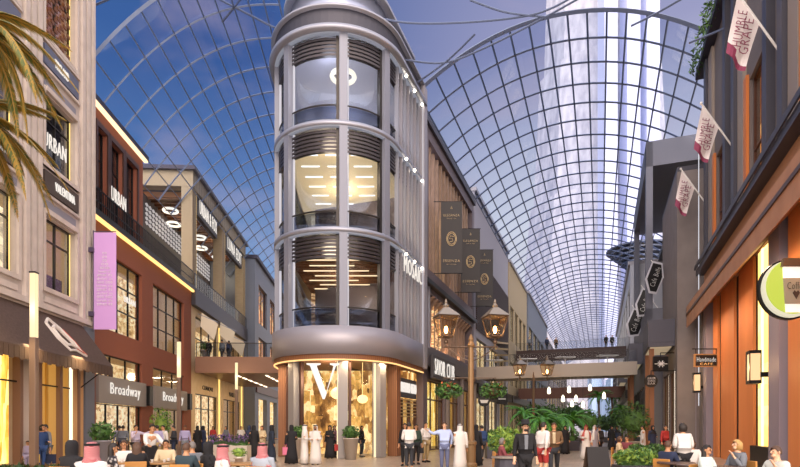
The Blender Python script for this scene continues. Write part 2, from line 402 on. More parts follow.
# awning
aw = f.thing('awning', 'dark brown fabric awning with printed emblem over the gold lit shopfront', 'awning', u0)
ua = f.uY(24.6)
a = f.mb(); zt, zb = 6.2, 4.4
a.hexa([(u0, -.02, zt), (u0, -1.2, zb), (u0, -1.2, zb-.05), (u0, -.02, zt-.06)], [(ua, -.02, zt), (ua+.4, -1.2, zb), (ua+.4, -1.2, zb-.05), (ua, -.02, zt-.06)])
a.hexa([(ua, -.02, zt), (ua+.4, -1.2, zb), (ua+.4, -1.2, zb-.05), (ua, -.02, zt-.06)], [(ua+.02, -.02, zt), (ua+.9, -.1, zb), (ua+.9, -.1, zb-.05), (ua+.02, -.02, zt-.06)])
a.build('canopy', mat('awning_fabric', '#43332d', .9, c2='#54423a', scale=14), aw)
a = f.mb()
for k in range(60):
    x = u0+k*(ua-u0+.4)/60; a.box(x, x+(ua-u0+.4)/60*.9, -1.21, -1.19, zb-.42-(.05 if k % 2 else 0), zb-.04)
a.build('valance', mat('awning_valance', '#4e3b30', .9), aw)
a = f.mb()
for q in (u0+4, u0+8, ua-.1): a.tube([(q, 0, 3.4), (q, -1.15, zb-.1)], .025)
a.tube([(u0, -1.17, zb-.06), (ua+.38, -1.17, zb-.06)], .03); a.build('frame_rod', BLACK, aw)
# emblem on the awning: a loose diamond of painted strokes
em = f.mb(); uc = f.u(47); 
def aw_pt(u, k): return (u, -.02-1.18*k-.012, zt-(zt-zb)*k+.02)
ring = [(-.75, .30), (-.35, .16), (.1, .32), (.55, .62), (.85, .90), (.3, .80), (-.2, .84), (-.6, .62), (-.75, .30)]
em.mi = 0; em.tube([aw_pt(uc+x, y) for x, y in ring], .06, 5); em.tube([aw_pt(uc+x*.62, .52+(y-.52)*.6) for x, y in ring], .07, 5); em.mi = 1; em.tube([aw_pt(uc+.15+x*.9, .06+y*.9) for x, y in ring[2:6]], .06, 5)
em.build('emblem', [mat('emblem_white', '#d9d0c8', .7), mat('emblem_red', '#b04a34', .7)], aw)

# ------------------------------------------------------------------ R: red brick building
f = FL(-14.0); r0, r1, r2 = f.uY(25.7), f.uY(33.6), f.uY(42.6)
R = f.thing('brick_building', 'red brick building with three tall dark upper windows and lit shopfronts', 'building', r0)
w1 = (f.u(96), f.u(142)); w2 = (f.u(153), f.u(184))
up = [(f.u(97), f.u(106.5)), (f.u(110.5), f.u(122)), (f.u(125.5), f.u(136.5))]
holes = [(w1[0], w1[1], 6.85, 10.9), (w2[0], w2[1], 6.85, 10.9), (w1[0], w1[1], 0, 5.5), (w2[0], w2[1], 0, 5.5)]
w = f.mb(); wall(w, r0, r2, 0, 12.3, holes, 0, .4); wall(w, r0, r1, 12.3, 18.0, [(a0, a1, 12.7, 17.0) for a0, a1 in up], 0, .4)
w.box(r1-.3, r1, .4, 8, 12.3, 18); w.build('wall', BRICK, R)
f.mb().box(r0, r2, -.28, .2, 12.3, 12.6).build('terrace_edge', mat('terrace_metal', '#2c2a2e', .4, .5), R)
f.mb().box(r0, r2, -.24, -.08, 12.14, 12.29).build('light_strip', lit('cornice_glow', '#ffcf7d', 1.6), R)
f.mb().box(r0, r2, .4, 8, 12.3, 12.55).build('terrace', mat('terrace_floor', '#6d6258', .7), R)
f.mb().box(r0, r1+.15, -.3, 8, 18.0, 18.25).build('roof', mat('roof_navy', '#3b3a4c', .5, .4), R)
f.mb().box(r0, r1+.12, -.26, -.05, 17.86, 17.99).build('light_strip', lit('eave_glow', '#ffdcb0', 1.5), R)
p = f.mb()
for a0, a1 in up: p.box(a0-.2, a0-.03, -.08, 0, 12.6, 17.3); p.box(a1+.03, a1+.2, -.08, 0, 12.6, 17.3); p.box(a0-.03, a1+.03, -.08, 0, 17.02, 17.3)
p.build('window_surround', BROWN, R)
for a0, a1 in up: window(f, R, a0, a1, 12.7, 17.0, 2, 3, BLACK, .2, .05)
room(f, R, r0, r1-.35, 12.6, 17.6, 2.5, INT_DIM, mat('dim_ceiling', '#6f6a70', .7))
for a0, a1 in (w1, w2):
    window(f, R, a0, a1, 6.85, 10.9, 4, 3, BLACK, .2, .06)
    window(f, R, a0, a1, 4.35, 5.5, 3, 1, BLACK, .15, .05)
    window(f, R, a0, a1, 0.05, 2.9, 4, 1, BLACK, .15, .05)
    sg = f.mb().box(a0-.05, a1+.25, -.16, .14, 2.92, 4.33).build('sign', mat('sign_grey', '#8d8580', .6), R)
    f.text(sg, 'Broadway', (a0+a1)/2+.1, 3.63, (a1-a0)*.66, .78, -.22, name='lettering')
    f.mb().box(a1+.28, a1+.8, -.35, -.0, 3.0, 4.2).build('sign_box', BLACK, R)
room(f, R, r0, r2-.1, 6.4, 11.9, 3, INT_WARM); room(f, R, r0, r2-.1, .02, 5.9, 3, INT_WARM)
f.text(R, 'URBAN', (up[1][0]+up[1][1])/2+.0, 14.15, 1.7, .75, -.12)
f.text(R, 'URBAN', w1[0]+4.2, 9.0, 1.5, .35, .15)
def railing(f, parent, a0, a1, z0, h=1.1, d=-.1, step=.35, m=None, glass=False, name='railing'):
    a = f.mb(); a.box(a0, a1, d-.03, d+.03, z0+h-.06, z0+h); a.box(a0, a1, d-.02, d+.02, z0+.04, z0+.09)
    n = max(2, int((a1-a0)/step))
    for i in range(n+1): x = a0+(a1-a0-.04)*i/n; a.box(x, x+.035, d-.018, d+.018, z0, z0+h-.06)
    if not glass:
        for i in range(n):
            x = a0+(a1-a0)*(i+.5)/n; a.box(x-.1, x+.1, d-.012, d+.012, z0+h*.4, z0+h*.46)
    o = a.build(name, m or BLACK, parent)
    if glass: f.mb().box(a0, a1, d-.008, d+.008, z0+.1, z0+h-.07).build('glass_panel', GLASS, o)
    return o
railing(f, R, r0, r2-.1, 12.6, 1.15, -.15, .22)
# mannequin-like shop figures come with the people below

# ------------------------------------------------------------------ purple banner on a bracket
Yb = 25.0
bn = thing('hanging_banner', 'tall lilac banner with bottle-shaped lettering on the end of the stone building', 'banner', P(92, 235, Yb)*1)
bn.location.z = 6.0
x0 = P(92, 0, Yb).x
s_ = Yb/F
MB(1).box(.1, .1+22*s_, -.02, .02, .1, 4.5).build('banner_cloth', mat('lilac_cloth', '#c79ad6', .7), bn)
a = MB(1)
for z in (.7, 3.6): a.box(-.12, .12, -.12, .12, z, z+.2)
a.tube([(.06, 0, 0), (.06, 0, 4.6)], .025); a.tube([(.06, 0, 4.55), (.1+22*s_, 0, 4.55)], .02)
a.build('bracket', mat('bracket_plum', '#4a4058', .5), bn)
word = 'limited edition scents fresh every single morning open late in the garden court'.split()
k = 0
for i in range(15):
    t_ = i/14; ww = .2 if t_ < .15 else (.2+.5*min(1, (t_-.15)/.3))
    o = text(bn, ['ooo ooo', 'lorem sit', 'amet et', 'dolor in'][i % 4] if ww > .4 else 'oo', ww, .11, (.1+11*s_, -.04, 3.55-i*.165), 'left', WHITE, .012)

# ------------------------------------------------------------------ T: timber portico building
t0, t1 = f.uY(42.7), f.uY(60.5); f.u0 = t0
T = f.thing('portico_building', 'grey timber portico with round ceiling lights above a cream stone shop base', 'building', t0)
u3 = [f.u(190), f.u(230), f.u(255) if f.u(255) < t1 else t1-1]
cols = [t0+.02, t0+(t1-t0)*.48, t1-1.0]
for c_ in cols: f.mb().box(c_, c_+.95, -.05, .8, 12.5, 20.4).build('column', OAK, T)
for c_ in cols: f.mb().box(c_+.97, c_+1.06, -.03, .3, 12.5, 20.3).build('light_strip', lit('portico_glow', '#ffd890', 1.1), T)
f.mb().box(t0, t1, -.1, .85, 20.4, 21.6).build('beam', OAK, T)
f.mb().box(t0, t0+.9, .85, 5.2, 20.4, 21.6).build('beam', OAK, T)
f.mb().box(t0-.3, t1+.2, -.35, 5.4, 21.6, 21.9).build('roof', mat('roof_navy', '#3b3a4c', .5, .4), T)
f.mb().box(t0+.95, t1, .9, 5.2, 19.9, 20.3).build('ceiling_boards', TIMBER, T)
a = f.mb()
for k in range(24): x = t0+1+k*.7; a.box(x, x+.12, .95, 5.1, 19.75, 19.88)
a.build('ceiling_slat', mat('timber_dark', '#6a4026', .6), T)
for i, (uu, dd) in enumerate(((t0+2.2, 2.4), (t0+5.2, 3.2), (t0+8.5, 2.0), (t0+11.5, 2.8), (t0+14.5, 2.0))):
    a = f.mb(); n = 20
    pts = [(uu+.55*cos(2*pi*k/n), dd+.55*sin(2*pi*k/n), 19.3) for k in range(n+1)]
    a.tube(pts, .1, 6, False); a.build('ring_lamp', lit('ring_light', '#fff4e0', 1.3), T, True)
    a = f.mb(); a.tube([(uu, dd, 19.9), (uu, dd, 19.35)], .02); a.build('ring_rod', BLACK, T)
# patterned screen wall inside the loggia
f.mb().box(t0, t1, 3.75, 4.0, 12.5, 19.9).build('back_wall', mat('loggia_wall', '#4b4448', .7), T)
a = f.mb()
for i in range(26):
    for j in range(5):
        x = t0+.4+i*.66; z = 17.55+j*.36
        a.hexa([(x, 3.66, z+.17), (x+.3, 3.66, z+.02), (x+.6, 3.66, z+.17), (x+.3, 3.66, z+.32)], [(x, 3.72, z+.17), (x+.3, 3.72, z+.02), (x+.6, 3.72, z+.17), (x+.3, 3.72, z+.32)])
a.build('lattice_screen', lit('lit_lattice', '#e8e2e4', .5), T)
f.mb().box(t0, t1, -.3, .3, 11.2, 12.5).build('terrace_edge', SLATE, T)
f.mb().box(t0, t1, .3, 8, 12.0, 12.4).build('terrace', mat('terrace_floor', '#6d6258', .7), T)
railing(f, T, t0+.1, t1, 12.5, 1.2, -.2, .6, SLATE, True)
for a0, a1, s in ((cols[0]+1.3, cols[1]-1.6, 'URBAN & FOX'), (cols[1]+1.3, cols[2]-.5, 'LUNA EDIT')):
    sg = f.mb().box(a0, a1, -.02, .25, 18.7, 20.38).build('sign', mat('sign_dark', '#3d3a3e', .5), T)
    f.text(sg, s, (a0+a1)/2, 19.5, (a1-a0)*.86, 1.1, -.08)
h1 = [(t0+1.2, t0+7.5), (t0+9.5, t0+16.2)]
w = f.mb(); wall(w, t0, t1, 0, 11.2, [(a0, a1, 7.2, 10.6) for a0, a1 in h1]+[(a0, a1, 0, 4.4) for a0, a1 in h1], .1, .5); w.build('wall', CREAM, T)
for a0, a1 in h1:
    window(f, T, a0, a1, 7.2, 10.6, 3, 2, BLACK, .25, .07); window(f, T, a0, a1, .05, 4.4, 3, 1, BLACK, .25, .07, zbars=[3.2])
    f.mb().box(a1+.3, a1+.5, .0, .09, .1, 10.8).build('light_strip', YLED, T)
    f.text(T, 'CLINIQUE' if a0 < t0+5 else 'MARELLA', (a0+a1)/2, 4.95, 3.0, .42, .05, DARK)
room(f, T, t0, t1, 6.8, 11, 3, INT_WARM, d0=.52); room(f, T, t0, t1, .02, 5.9, 3, INT_WARM, d0=.52)
for i, (uu, z) in enumerate(((t0+1.5, 10.3), (t0+7, 10.6), (t0+11, 10.2))):
    a = f.mb(); a.hexa([(uu, -.3, z+.6), (uu, -1.6, z-.3), (uu, -1.3, z-1.6), (uu, -.2, z-.5)], [(uu+.03, -.3, z+.6), (uu+.03, -1.6, z-.3), (uu+.03, -1.3, z-1.6), (uu+.03, -.2, z-.5)])
    fg = f.thing('shop_flag', ['small cream flag above the bridge, closest to the brick building', 'small cream flag above the bridge, middle of its row', 'small cream flag above the bridge, farthest along the portico'][i], 'flag', t0, group='cream flags along the portico base')
    a.build('flag_cloth', mat('cream_cloth', '#e6dac4', .8), fg)
    a = f.mb(); a.tube([(uu+.015, .0, z-.6+1.1), (uu+.015, -1.7, z-.2)], .03); a.build('flag_pole', SILVER, fg)

# ------------------------------------------------------------------ further buildings of the left street
f = FL(-12.9); g0, g1 = f.uY(60.6), f.uY(115)
Gb = f.thing('grey_building', 'blue grey clad building beyond the timber portico with orange lit windows', 'building', g0)
wh = [(g0+2+k*7, g0+7+k*7, z0, z0+4.4) for k in range(7) for z0 in (7.6, 13.6)]
w = f.mb(); wall(w, g0, g1, 0, 20.3, wh+[(g0+2+k*7, g0+7+k*7, 0, 5) for k in range(7)], 0, .5); w.box(g0, g0+.4, .5, 9, 0, 20.3); w.build('wall', BLUEGREY, Gb)
f.mb().box(g0-.1, g1, -.3, 9, 20.3, 20.7).build('roof', mat('roof_navy', '#3b3a4c', .5, .4), Gb)
for h in wh[:8]: window(f, Gb, *h, 2, 1, BROWN, .2, .1)
f.mb().box(g0+.5, g1, -.15, .0, 5.6, 6.6).build('canopy', BROWN, Gb)
room(f, Gb, g0+.5, g1, 6.8, 20.2, 2.5, INT_ORANGE, mat('dim_ceiling', '#6f6a70', .7), d0=.55)
room(f, Gb, g0+.5, g1, .02, 6.2, 2.5, INT_WARM, d0=.55)
f = FL(-12.4); g0, g1 = f.uY(116), f.uY(190)
Gc = f.thing('distant_building', 'far brown and grey shop block at the end of the narrower street', 'building', g0)
w = f.mb(); wall(w, g0, g1, 0, 19, [(g0+2+k*9, g0+8+k*9, z, z+4) for k in range(7) for z in (1, 8, 14)], 0, .5); w.build('wall', BROWN, Gc)
f.mb().box(g0, g1, 1.5, 1.6, 0, 19).build('display_wall', INT_WARM, Gc)

# ------------------------------------------------------------------ bridge in the left street
f = FL(-14.0); b0, b1 = f.uY(42.8), f.uY(58)
Bl = f.thing('footbridge', 'bronze footbridge with glass rail beside the rounded tower', 'bridge', b0)
f.mb().box(b0, b1, -9.6, -.35, 6.75, 7.1).build('deck', mat('deck_stone', '#9c8a78', .5), Bl)
f.mb().box(b0-.3, b0, -9.6, -.32, 5.9, 7.15).build('fascia', mat('fascia_copper', '#8a6653', .5, .1), Bl)
f.mb().box(b0, b1, -9.6, -.35, 5.95, 6.74).build('soffit', mat('bronze_soffit', '#7d5a48', .4, .4), Bl)
a = f.mb()
for i in range(6):
    for j in range(3): x = b0+2+i*2.3; a.box(x, x+1.4, -7.8+j*2.4, -7.65+j*2.4, 5.9, 5.945)
a.build('soffit_light', lit('soffit_glow', '#ffe6c4', 3), Bl)
a = f.mb()
a.box(b0-.18, b0-.12, -9.6, -.4, 8.2, 8.26)
for k in range(8): a.box(b0-.18, b0-.12, -9.5+k*1.3, -9.45+k*1.3, 7.16, 8.2)
rr = a.build('railing', DARK, Bl); f.mb().box(b0-.16, b0-.145, -9.6, -.4, 7.2, 8.18).build('glass_panel', GLASS, rr)

# ------------------------------------------------------------------ the rounded corner tower
TR, TX, TY = 3.35, -3.55, 32.0
tR = Vector((200/F, 1, 0)).normalized(); tL = Vector((-28/F, 1, 0)).normalized()
nR = Vector((tR.y, -tR.x, 0)); nL = Vector((-tL.y, tL.x, 0))
aL = atan2(nL.y, nL.x) % (2*pi); aR = atan2(nR.y, nR.x) % (2*pi)
LEN_R, LEN_L = 4.6, 24.0
def outline(o, n=26, lr=LEN_R, ll=LEN_L, back=False):
    c = Vector((TX, TY, 0)); pts = []
    pts.append(c+nL*(TR+o)+tL*ll)
    for i in range(n+1):
        a_ = aL+(aR-aL)*i/n; pts.append(c+Vector((cos(a_), sin(a_), 0))*(TR+o))
    pts.append(c+nR*(TR+o)+tR*lr); return [p-TB for p in pts]
TB = Vector((TX, TY, 0))
def sweep(mb, o0, o1, z0, z1, **k):
    A_, B_ = outline(o0, **k), outline(o1, **k); rings = []
    for p, q in zip(A_, B_): rings.append([mb.v(p.x, p.y, z0), mb.v(q.x, q.y, z0), mb.v(q.x, q.y, z1), mb.v(p.x, p.y, z1)])
    for a_, b_ in zip(rings, rings[1:]):
        for i in range(4): mb.face([a_[i], a_[(i+1) % 4], b_[(i+1) % 4], b_[i]])
    mb.face(rings[0]); mb.face(rings[-1]); return mb
def footprint(o): return [(p.x, p.y) for p in outline(o)]+[(tL*LEN_L+nR*6).to_tuple()[:2]] if False else [(p.x, p.y) for p in outline(o)]
T2 = thing('corner_tower', 'tall steel and glass tower with a rounded nose between the two streets', 'building', TB)
LV = [6.9, 11.9, 17.4, 22.2]
sweep(MB(), -.2, .45, 5.45, 6.9).build('fascia_band', STEEL, T2, True)
sweep(MB(), -.15, .36, 5.2, 5.45).build('timber_band', TIMBER, T2)
sweep(MB(), -3.0, -.2, 5.2, 5.5).build('ground_soffit', TIMBER, T2)
sweep(MB(), .30, .36, 5.12, 5.19).build('light_strip', lit('soffit_strip', '#ffc27a', 1.5), T2)
for i, z in enumerate(LV[1:]):
    sweep(MB(), -.3, .34 if i < 2 else .6, z-.12, z+.12).build('cornice', SILVER, T2, True)
    sweep(MB(), .1, .3, z-.19, z-.125).build('light_strip', lit('cornice_strip', '#c8ccdf', .35), T2)
    lou = MB()
    for k in range(6 if i < 2 else 5): sweep(lou, -.12, .08, z-.42-k*.2, z-.3-k*.2)
    lou.build('louvre', mat('louvre_bronze', '#3f3b40', .4, .5), T2)
sweep(MB(), -.1, .28, 22.32, 23.3).build('fluted_frieze', mat('frieze_dark', '#2f2f38', .5, .4, c2='#4b4b58', scale=6, kind='wave'), T2)
sweep(MB(), -.4, .5, 23.3, 23.42).build('cornice', SILVER, T2, True)
sweep(MB(), -.9, -.6, 23.42, 25.2).build('roof_drum', mat('drum_silver', '#8f95ab', .3, .6), T2, True)
sweep(MB(), -1.2, -.2, 25.2, 25.4).build('roof_rim', SILVER, T2, True)
EXT = [(p.x, p.y) for p in outline(-.3)]
for z in LV: MB().slab(EXT, z-.28, z+.06).build('floor_slab', mat('slab_cream', '#b9a88e', .6), T2)
MB().slab([(p.x, p.y) for p in outline(-.8)], 23.1, 23.4).build('roof', STEEL, T2)
# interior cores that the rooms wrap around
coreM = [mat('tower_core', '#b08d62', .7), glow_room('tower_interior_timber', [(.25, '#4a3428'), (.42, '#8d6645'), (.55, '#c99a68'), (.7, '#ffe2b0')], .6, 1.6, (1, 1, 3)),
         glow_room('tower_interior_cream', [(.2, '#a99674'), (.4, '#d8c59c'), (.55, '#efdfb8'), (.7, '#fff3d6')], .75, .5), glow_room('tower_interior_lilac', [(.25, '#6f6d84'), (.45, '#9a9ab4'), (.6, '#c3c3d6'), (.72, '#f5f2f4')], .7, .5)]
zz = [(0.02, 5.2)]+[(LV[i]+.06, LV[i+1]-.28) for i in range(3)]
for i, (z0, z1) in enumerate(zz):
    yb = (2.4, 8, 8, 6)[i]; pts = [(-2.9, yb), (3.1+.36*yb, yb), (3.1+.36*(yb+2), yb+2), (-2.9, yb+2)]
    MB().slab(pts, z0, z1).build('core_wall', coreM[i] if i else glow_room('tower_shop_gold', [(.3, '#4f3218'), (.45, '#9a6a34'), (.56, '#d9a858'), (.7, '#ffe9b0')], .75, .9, (1.5, 1.5, .8)), T2)
# ceilings, with some lamp light put into the material as faint glow
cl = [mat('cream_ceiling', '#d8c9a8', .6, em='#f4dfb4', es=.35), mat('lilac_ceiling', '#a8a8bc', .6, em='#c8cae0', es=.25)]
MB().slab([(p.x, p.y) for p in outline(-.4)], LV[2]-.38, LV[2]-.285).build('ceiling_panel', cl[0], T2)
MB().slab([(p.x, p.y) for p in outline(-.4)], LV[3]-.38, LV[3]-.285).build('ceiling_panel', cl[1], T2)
a = MB()
for k in range(32):
    y = -2.75+k*.34; q_ = sqrt(max(.1, 2.9**2-min(y, 0)**2)); a.box(-q_, q_+.34*max(0, y), y, y+.14, LV[1]-.5, LV[1]-.29)
a.build('ceiling_slat', TIMBER, T2)
a = MB()
for k in range(8):
    y = -2.4+k*1.35; q_ = sqrt(2.8**2-min(y, 0)**2)
    for m_ in (-.8, -.25, .3): a.box(q_*m_, q_*(m_+.38), y, y+.06, LV[2]-.44, LV[2]-.385)
a.build('ceiling_lamp', lit('line_lamp', '#ffffff', 1.8), T2)
a = MB()
for k in range(9): y = -2.3+k*1.1; q_ = sqrt(2.7**2-min(y, 0)**2); a.box(-q_*(.9-.2*(k % 2)), q_*(.3+.3*(k % 3)), y, y+.05, LV[1]-.56, LV[1]-.505)
a.build('ceiling_lamp', lit('line_lamp_warm', '#ffe0b0', 1.6), T2)
a = MB(); a.tube([(.4+.62*cos(2*pi*k/24), -1.5+.62*sin(2*pi*k/24), LV[3]-1.1) for k in range(25)], .13, 8, False)
a.build('ring_lamp', lit('ring_light', '#fff4e0', 1.3), T2, True)
a = MB(); a.tube([(.4, -1.5, LV[3]-.38), (.4, -1.5, LV[3]-1.0)], .02); a.tube([(-.1, -1.5, LV[3]-1.05), (.9, -1.5, LV[3]-1.05)], .02); a.build('ring_rod', BLACK, T2)
# glass skins and balcony rails
for i in range(3):
    sweep(MB(), -.16, -.13, LV[i]+.1, LV[i+1]-.2).build('curved_glass', GLASS, T2, True)
    sweep(MB(), .02, .07, LV[i]+.98, LV[i]+1.06).build('handrail', DARK, T2, True)
    sweep(MB(), .035, .05, LV[i]+.1, LV[i]+.95).build('balcony_glass', glassm('rail_glass', '#c4c8d2', .35), T2, True)
sweep(MB(), -.5, -.46, .1, 5.15, lr=1.4, ll=4).build('shop_glass', GLASS, T2, True)
# columns
def tcol(parent, ang, w, z0, z1, m, o=0.0, name='column', dep=.3):
    a_ = radians(ang); a = MB(); a.box(TR+o-.02, TR+o+dep, -w/2, w/2, z0, z1)
    c = a.build(name, m, parent); c.rotation_euler = (0, 0, a_); return c
for ang in (192, 226, 280, 322):
    tcol(T2, ang, .42, 6.9, 22.1, mat('column_silver', '#7d808e', .5, .2)); tcol(T2, ang, .5, .02, 5.2, mat('ground_column', '#8f8a88', .5, .2), -.55, dep=.55)
    tcol(T2, ang+4.6, .05, 6.9, 22.0, lit('column_glow', '#f4f2ff', .55), -.05, 'light_strip', .1)
    tcol(T2, ang-4.9, .14, 6.9, 22.0, DARK, -.1, 'mullion', .2); tcol(T2, ang+7.4, .12, .02, 5.2, BROWN, -.5, 'mullion', .2)
    tcol(T2, ang-5.3, .05, .02, 5.15, lit('column_warm', '#ffe2b4', 1.2), -.4, 'light_strip', .1)
# the flank: fins along the wider street
f = FM(-11.62); f.u0 = 0
def flank(u, d, z):      # tower local coordinates on the flank
    p = nR*(TR+d)+tR*u; return (p.x, p.y, z)
def fbox(mb, ua, ub, da, db, z0, z1):
    a_, b_, c_, d_ = (nR*(TR+da)+tR*ua), (nR*(TR+da)+tR*ub), (nR*(TR+db)+tR*ub), (nR*(TR+db)+tR*ua)
    mb.slab([(p.x, p.y) for p in (a_, b_, c_, d_)], z0, z1)
for k in range(7):
    uu = .25+k*.62
    a = MB(); fbox(a, uu, uu+.1, .0, .24, 6.95, 22.05); a.build('fin', SILVER if k % 2 == 0 else STEEL, T2)
a = MB(); fbox(a, LEN_R-.3, LEN_R+.35, -.2, .5, 5.4, 23.3); a.build('end_pier', STEEL, T2)
a = MB(); fbox(a, LEN_R-.34, LEN_R-.31, .38, .43, 6.9, 22); a.build('light_strip', lit('column_glow', '#f4f2ff', .55), T2)
for k, uu in enumerate((1.1, 2.6, 4.1)):
    for z in LV[1:]:
        a = MB(); a.ball(flank(uu, .42, z-.25), .09, 8); a.build('spot_lamp', lit('spot', '#fff2dc', 8), T2)
        
def onflank(o, uu, d, z):
    o.parent = T2; o.location = flank(uu, d, z); o.rotation_euler = (pi/2, 0, atan2(tR.y, tR.x)); return o
def flank_text(s, w, h, uu, d, z, m=None, name='lettering', dep=.05):
    o = text(T2, s, w, h, (0, 0, 0), 'left', m, dep, name); o.rotation_euler = (Matrix.Rotation(atan2(tR.y, tR.x), 4, 'Z') @ Matrix.Rotation(pi/2, 4, 'X')).to_euler()
    o.location = flank(uu, d, z); return o
flank_text('MOSAIC', 3.3, .95, 2.2, .45, 11.0)
# ground shop on the flank
a = MB(); fbox(a, .35, .95, -.45, .12, .02, 5.2); a.build('timber_pier', TIMBER, T2)
tcol(T2, 192, .8, .02, 5.2, TIMBER, -.5, 'timber_pier', .6)
a = MB(); fbox(a, 1.1, 4.5, -.2, -.1, 3.45, 4.6); a.build('sign', SLATE, T2)
flank_text('VALENTINO BISTRO', 3.0, .6, 2.8, -.06, 4.05)
a = MB()
for k in range(6): fbox(a, 1.1, 4.5, -.25, -.1, 3.3-k*.2, 3.36-k*.2)
a.build('shopfront_slat', GOLD, T2)
a = MB()
for uu in (1.0, 1.9, 3.2, 4.45): fbox(a, uu, uu+.1, -.3, -.1, .02, 3.4)
a.build('shopfront_post', BROWN, T2)
a = MB(); fbox(a, 1.1, 4.45, -.32, -.3, .05, 3.4); a.build('shop_glass', GLASS, T2)
# serif V on the nose
V = MB()
def vp(x, z): return (x, z)
w_, h_ = 1.62, 2.0
V.prism([(-.86, 1), (-.86, .93), (-.68, .88), (.02, -1.0), (.12, -1.0), (.24, -.66), (.14, -.45), (-.32, .88), (-.1, .93), (-.1, 1)], -.06, .06)
V.prism([(.12, -1.0), (.62, .86), (.42, .93), (.42, 1), (.92, 1), (.92, .93), (.74, .86), (.22, -.62)], -.055, .055)
vo = V.build('letter_v', lit('v_white', '#fff8f0', .95), T2); va = radians(262)
vo.location = (cos(va)*(TR+.12), sin(va)*(TR+.12), 4.05); vo.rotation_euler = (0, 0, 0); vo.scale = (.95, 1, .93)
for i, (z, e) in enumerate(((4.9, 130), (11.2, 100), (16.6, 130), (21.4, 90))):
    light('POINT', (TX-.2, TY-2.4, z-.6), e*1.3, (1, .8, .55) if i < 3 else (.85, .88, 1), .4, name='tower_room_light'); light('POINT', (TX, TY+3.5, z-.8), e*1.6, (1, .8, .55) if i < 3 else (.85, .88, 1), .4, name='tower_room_light')
# light from the ground soffit onto the paving
for ang in (215, 250, 285, 320):
    a_ = radians(ang); light('AREA', (TX+cos(a_)*(TR+.1), TY+sin(a_)*(TR+.1), 5.1), 60, (1, .74, .45), .5, name='soffit_downlight')
# shop interior things inside the nose
a = MB(); a.ball((0.2, -2.2, 3.5), .42, 12, (1, 1, .8)); a.tube([(.2, -2.2, 3.8), (.2, -2.2, 5.2)], .015)
a.build('pendant_lamp', lit('pendant_warm', '#ffd488', 2.5), T2, True)
a = MB(); a.ball((1.5, -1.9, 3.2), .3, 12, (1, 1, .8)); a.tube([(1.5, -1.9, 3.4), (1.5, -1.9, 5.2)], .015)
a.build('pendant_lamp', lit('pendant_warm', '#ffd488', 2.5), T2, True)

# ------------------------------------------------------------------ D: brown building with brass recesses, left side of the wide street
f = FM(-11.6); d0, d1 = f.uY(36.1), f.uY(50.5)
D = f.thing('bronze_building', 'dark bronze building with timber finned recesses behind the hanging black banners', 'building', d0)
FIN = mat('timber_fin', '#9a8272', .6, c2='#867060', scale=2)
w = f.mb(); wall(w, d0, d1, 5.8, 22, [(d0+1.2, d1-.6, 12.4, 21.2), (d0+1.2, d1-.6, 7.2, 10.8)], 0, .9); wall(w, d0, d1, 0, 5.8, [(d0+.9, d0+5.4, 0, 4.9), (d0+6.2, d0+10, 0, 4.9), (d0+10.8, d1-.4, 0, 4.9)], 0, .6); w.box(d0, d0+.4, .9, 8, 0, 22)
w.build('wall', mat('bronze_wall', '#6b6066', .5, .3), D)
f.mb().box(d0, d1, .9, 1.0, 6, 22).build('recess_wall', mat('recess_copper', '#8f7060', .6), D)
a = f.mb(); n = 14
for k in range(n): x = d0+1.3+k*(d1-d0-2.1)/n; a.box(x, x+.22, .2, .88, 12.42, 21.18)
a.build('upper_fins', FIN, D)['kind'] = 'stuff'
a = f.mb()
for k in range(n): x = d0+1.3+k*(d1-d0-2.1)/n; a.box(x, x+.16, .45, .88, 7.22, 10.1); a.hexa([(x, -.1, 10.75), (x, .85, 10.75), (x, .85, 10.1), (x, .5, 10.1)], [(x+.16, -.1, 10.75), (x+.16, .85, 10.75), (x+.16, .85, 10.1), (x+.16, .5, 10.1)])
a.build('bracket_row', FIN, D)['kind'] = 'stuff'
f.mb().box(d0-.1, d1, -.35, 0, 11.2, 11.5).build('cornice', BLACK, D)
f.mb().box(d0-.1, d1, -.3, 0, 5.75, 6.9).build('fascia_band', mat('fascia_dark', '#57535c', .4, .5), D)
f.mb().box(d0, d1, -.2, 8, 22, 22.4).build('roof', SLATE, D)
f.mb().box(d0+1.1, d0+1.25, -.1, .0, 6.9, 11.2).build('frame_edge', SILVER, D)
sg = f.mb().box(d0+.6, d0+6.6, -.5, -.32, 4.95, 6.5).build('sign', mat('sign_dark', '#3d3a3e', .5), D)
f.text(sg, 'SAVOIR', d0+2.05, 5.75, 2.5, 1.05, -.55); f.text(sg, 'CLUB', d0+4.9, 5.75, 2.1, 1.05, -.55)
for a0, a1 in ((d0+.9, d0+5.4), (d0+6.2, d0+10), (d0+10.8, d1-.4)):
    window(f, D, a0, a1, .05, 4.9, 3, 1, BROWN, .2, .1, zbars=[3.6])
    f.mb().box(a0+.12, a0+.22, .1, .18, .1, 4.8).build('light_strip', YLED, D)
    f.mb().box(a1+.1, a1+.5, -.25, -.01, 0, 5.7).build('pilaster', mat('pilaster_taupe', '#756b68', .5), D)
room(f, D, d0+.45, d1, .02, 5.6, 2.5, INT_GOLD, d0=.62)
for k in range(3): light('AREA', f.pos(d0+3+k*4.2, .3, 7.4), 22, (1, .55, .28), .8, (pi, 0, 0), 'recess_uplight')
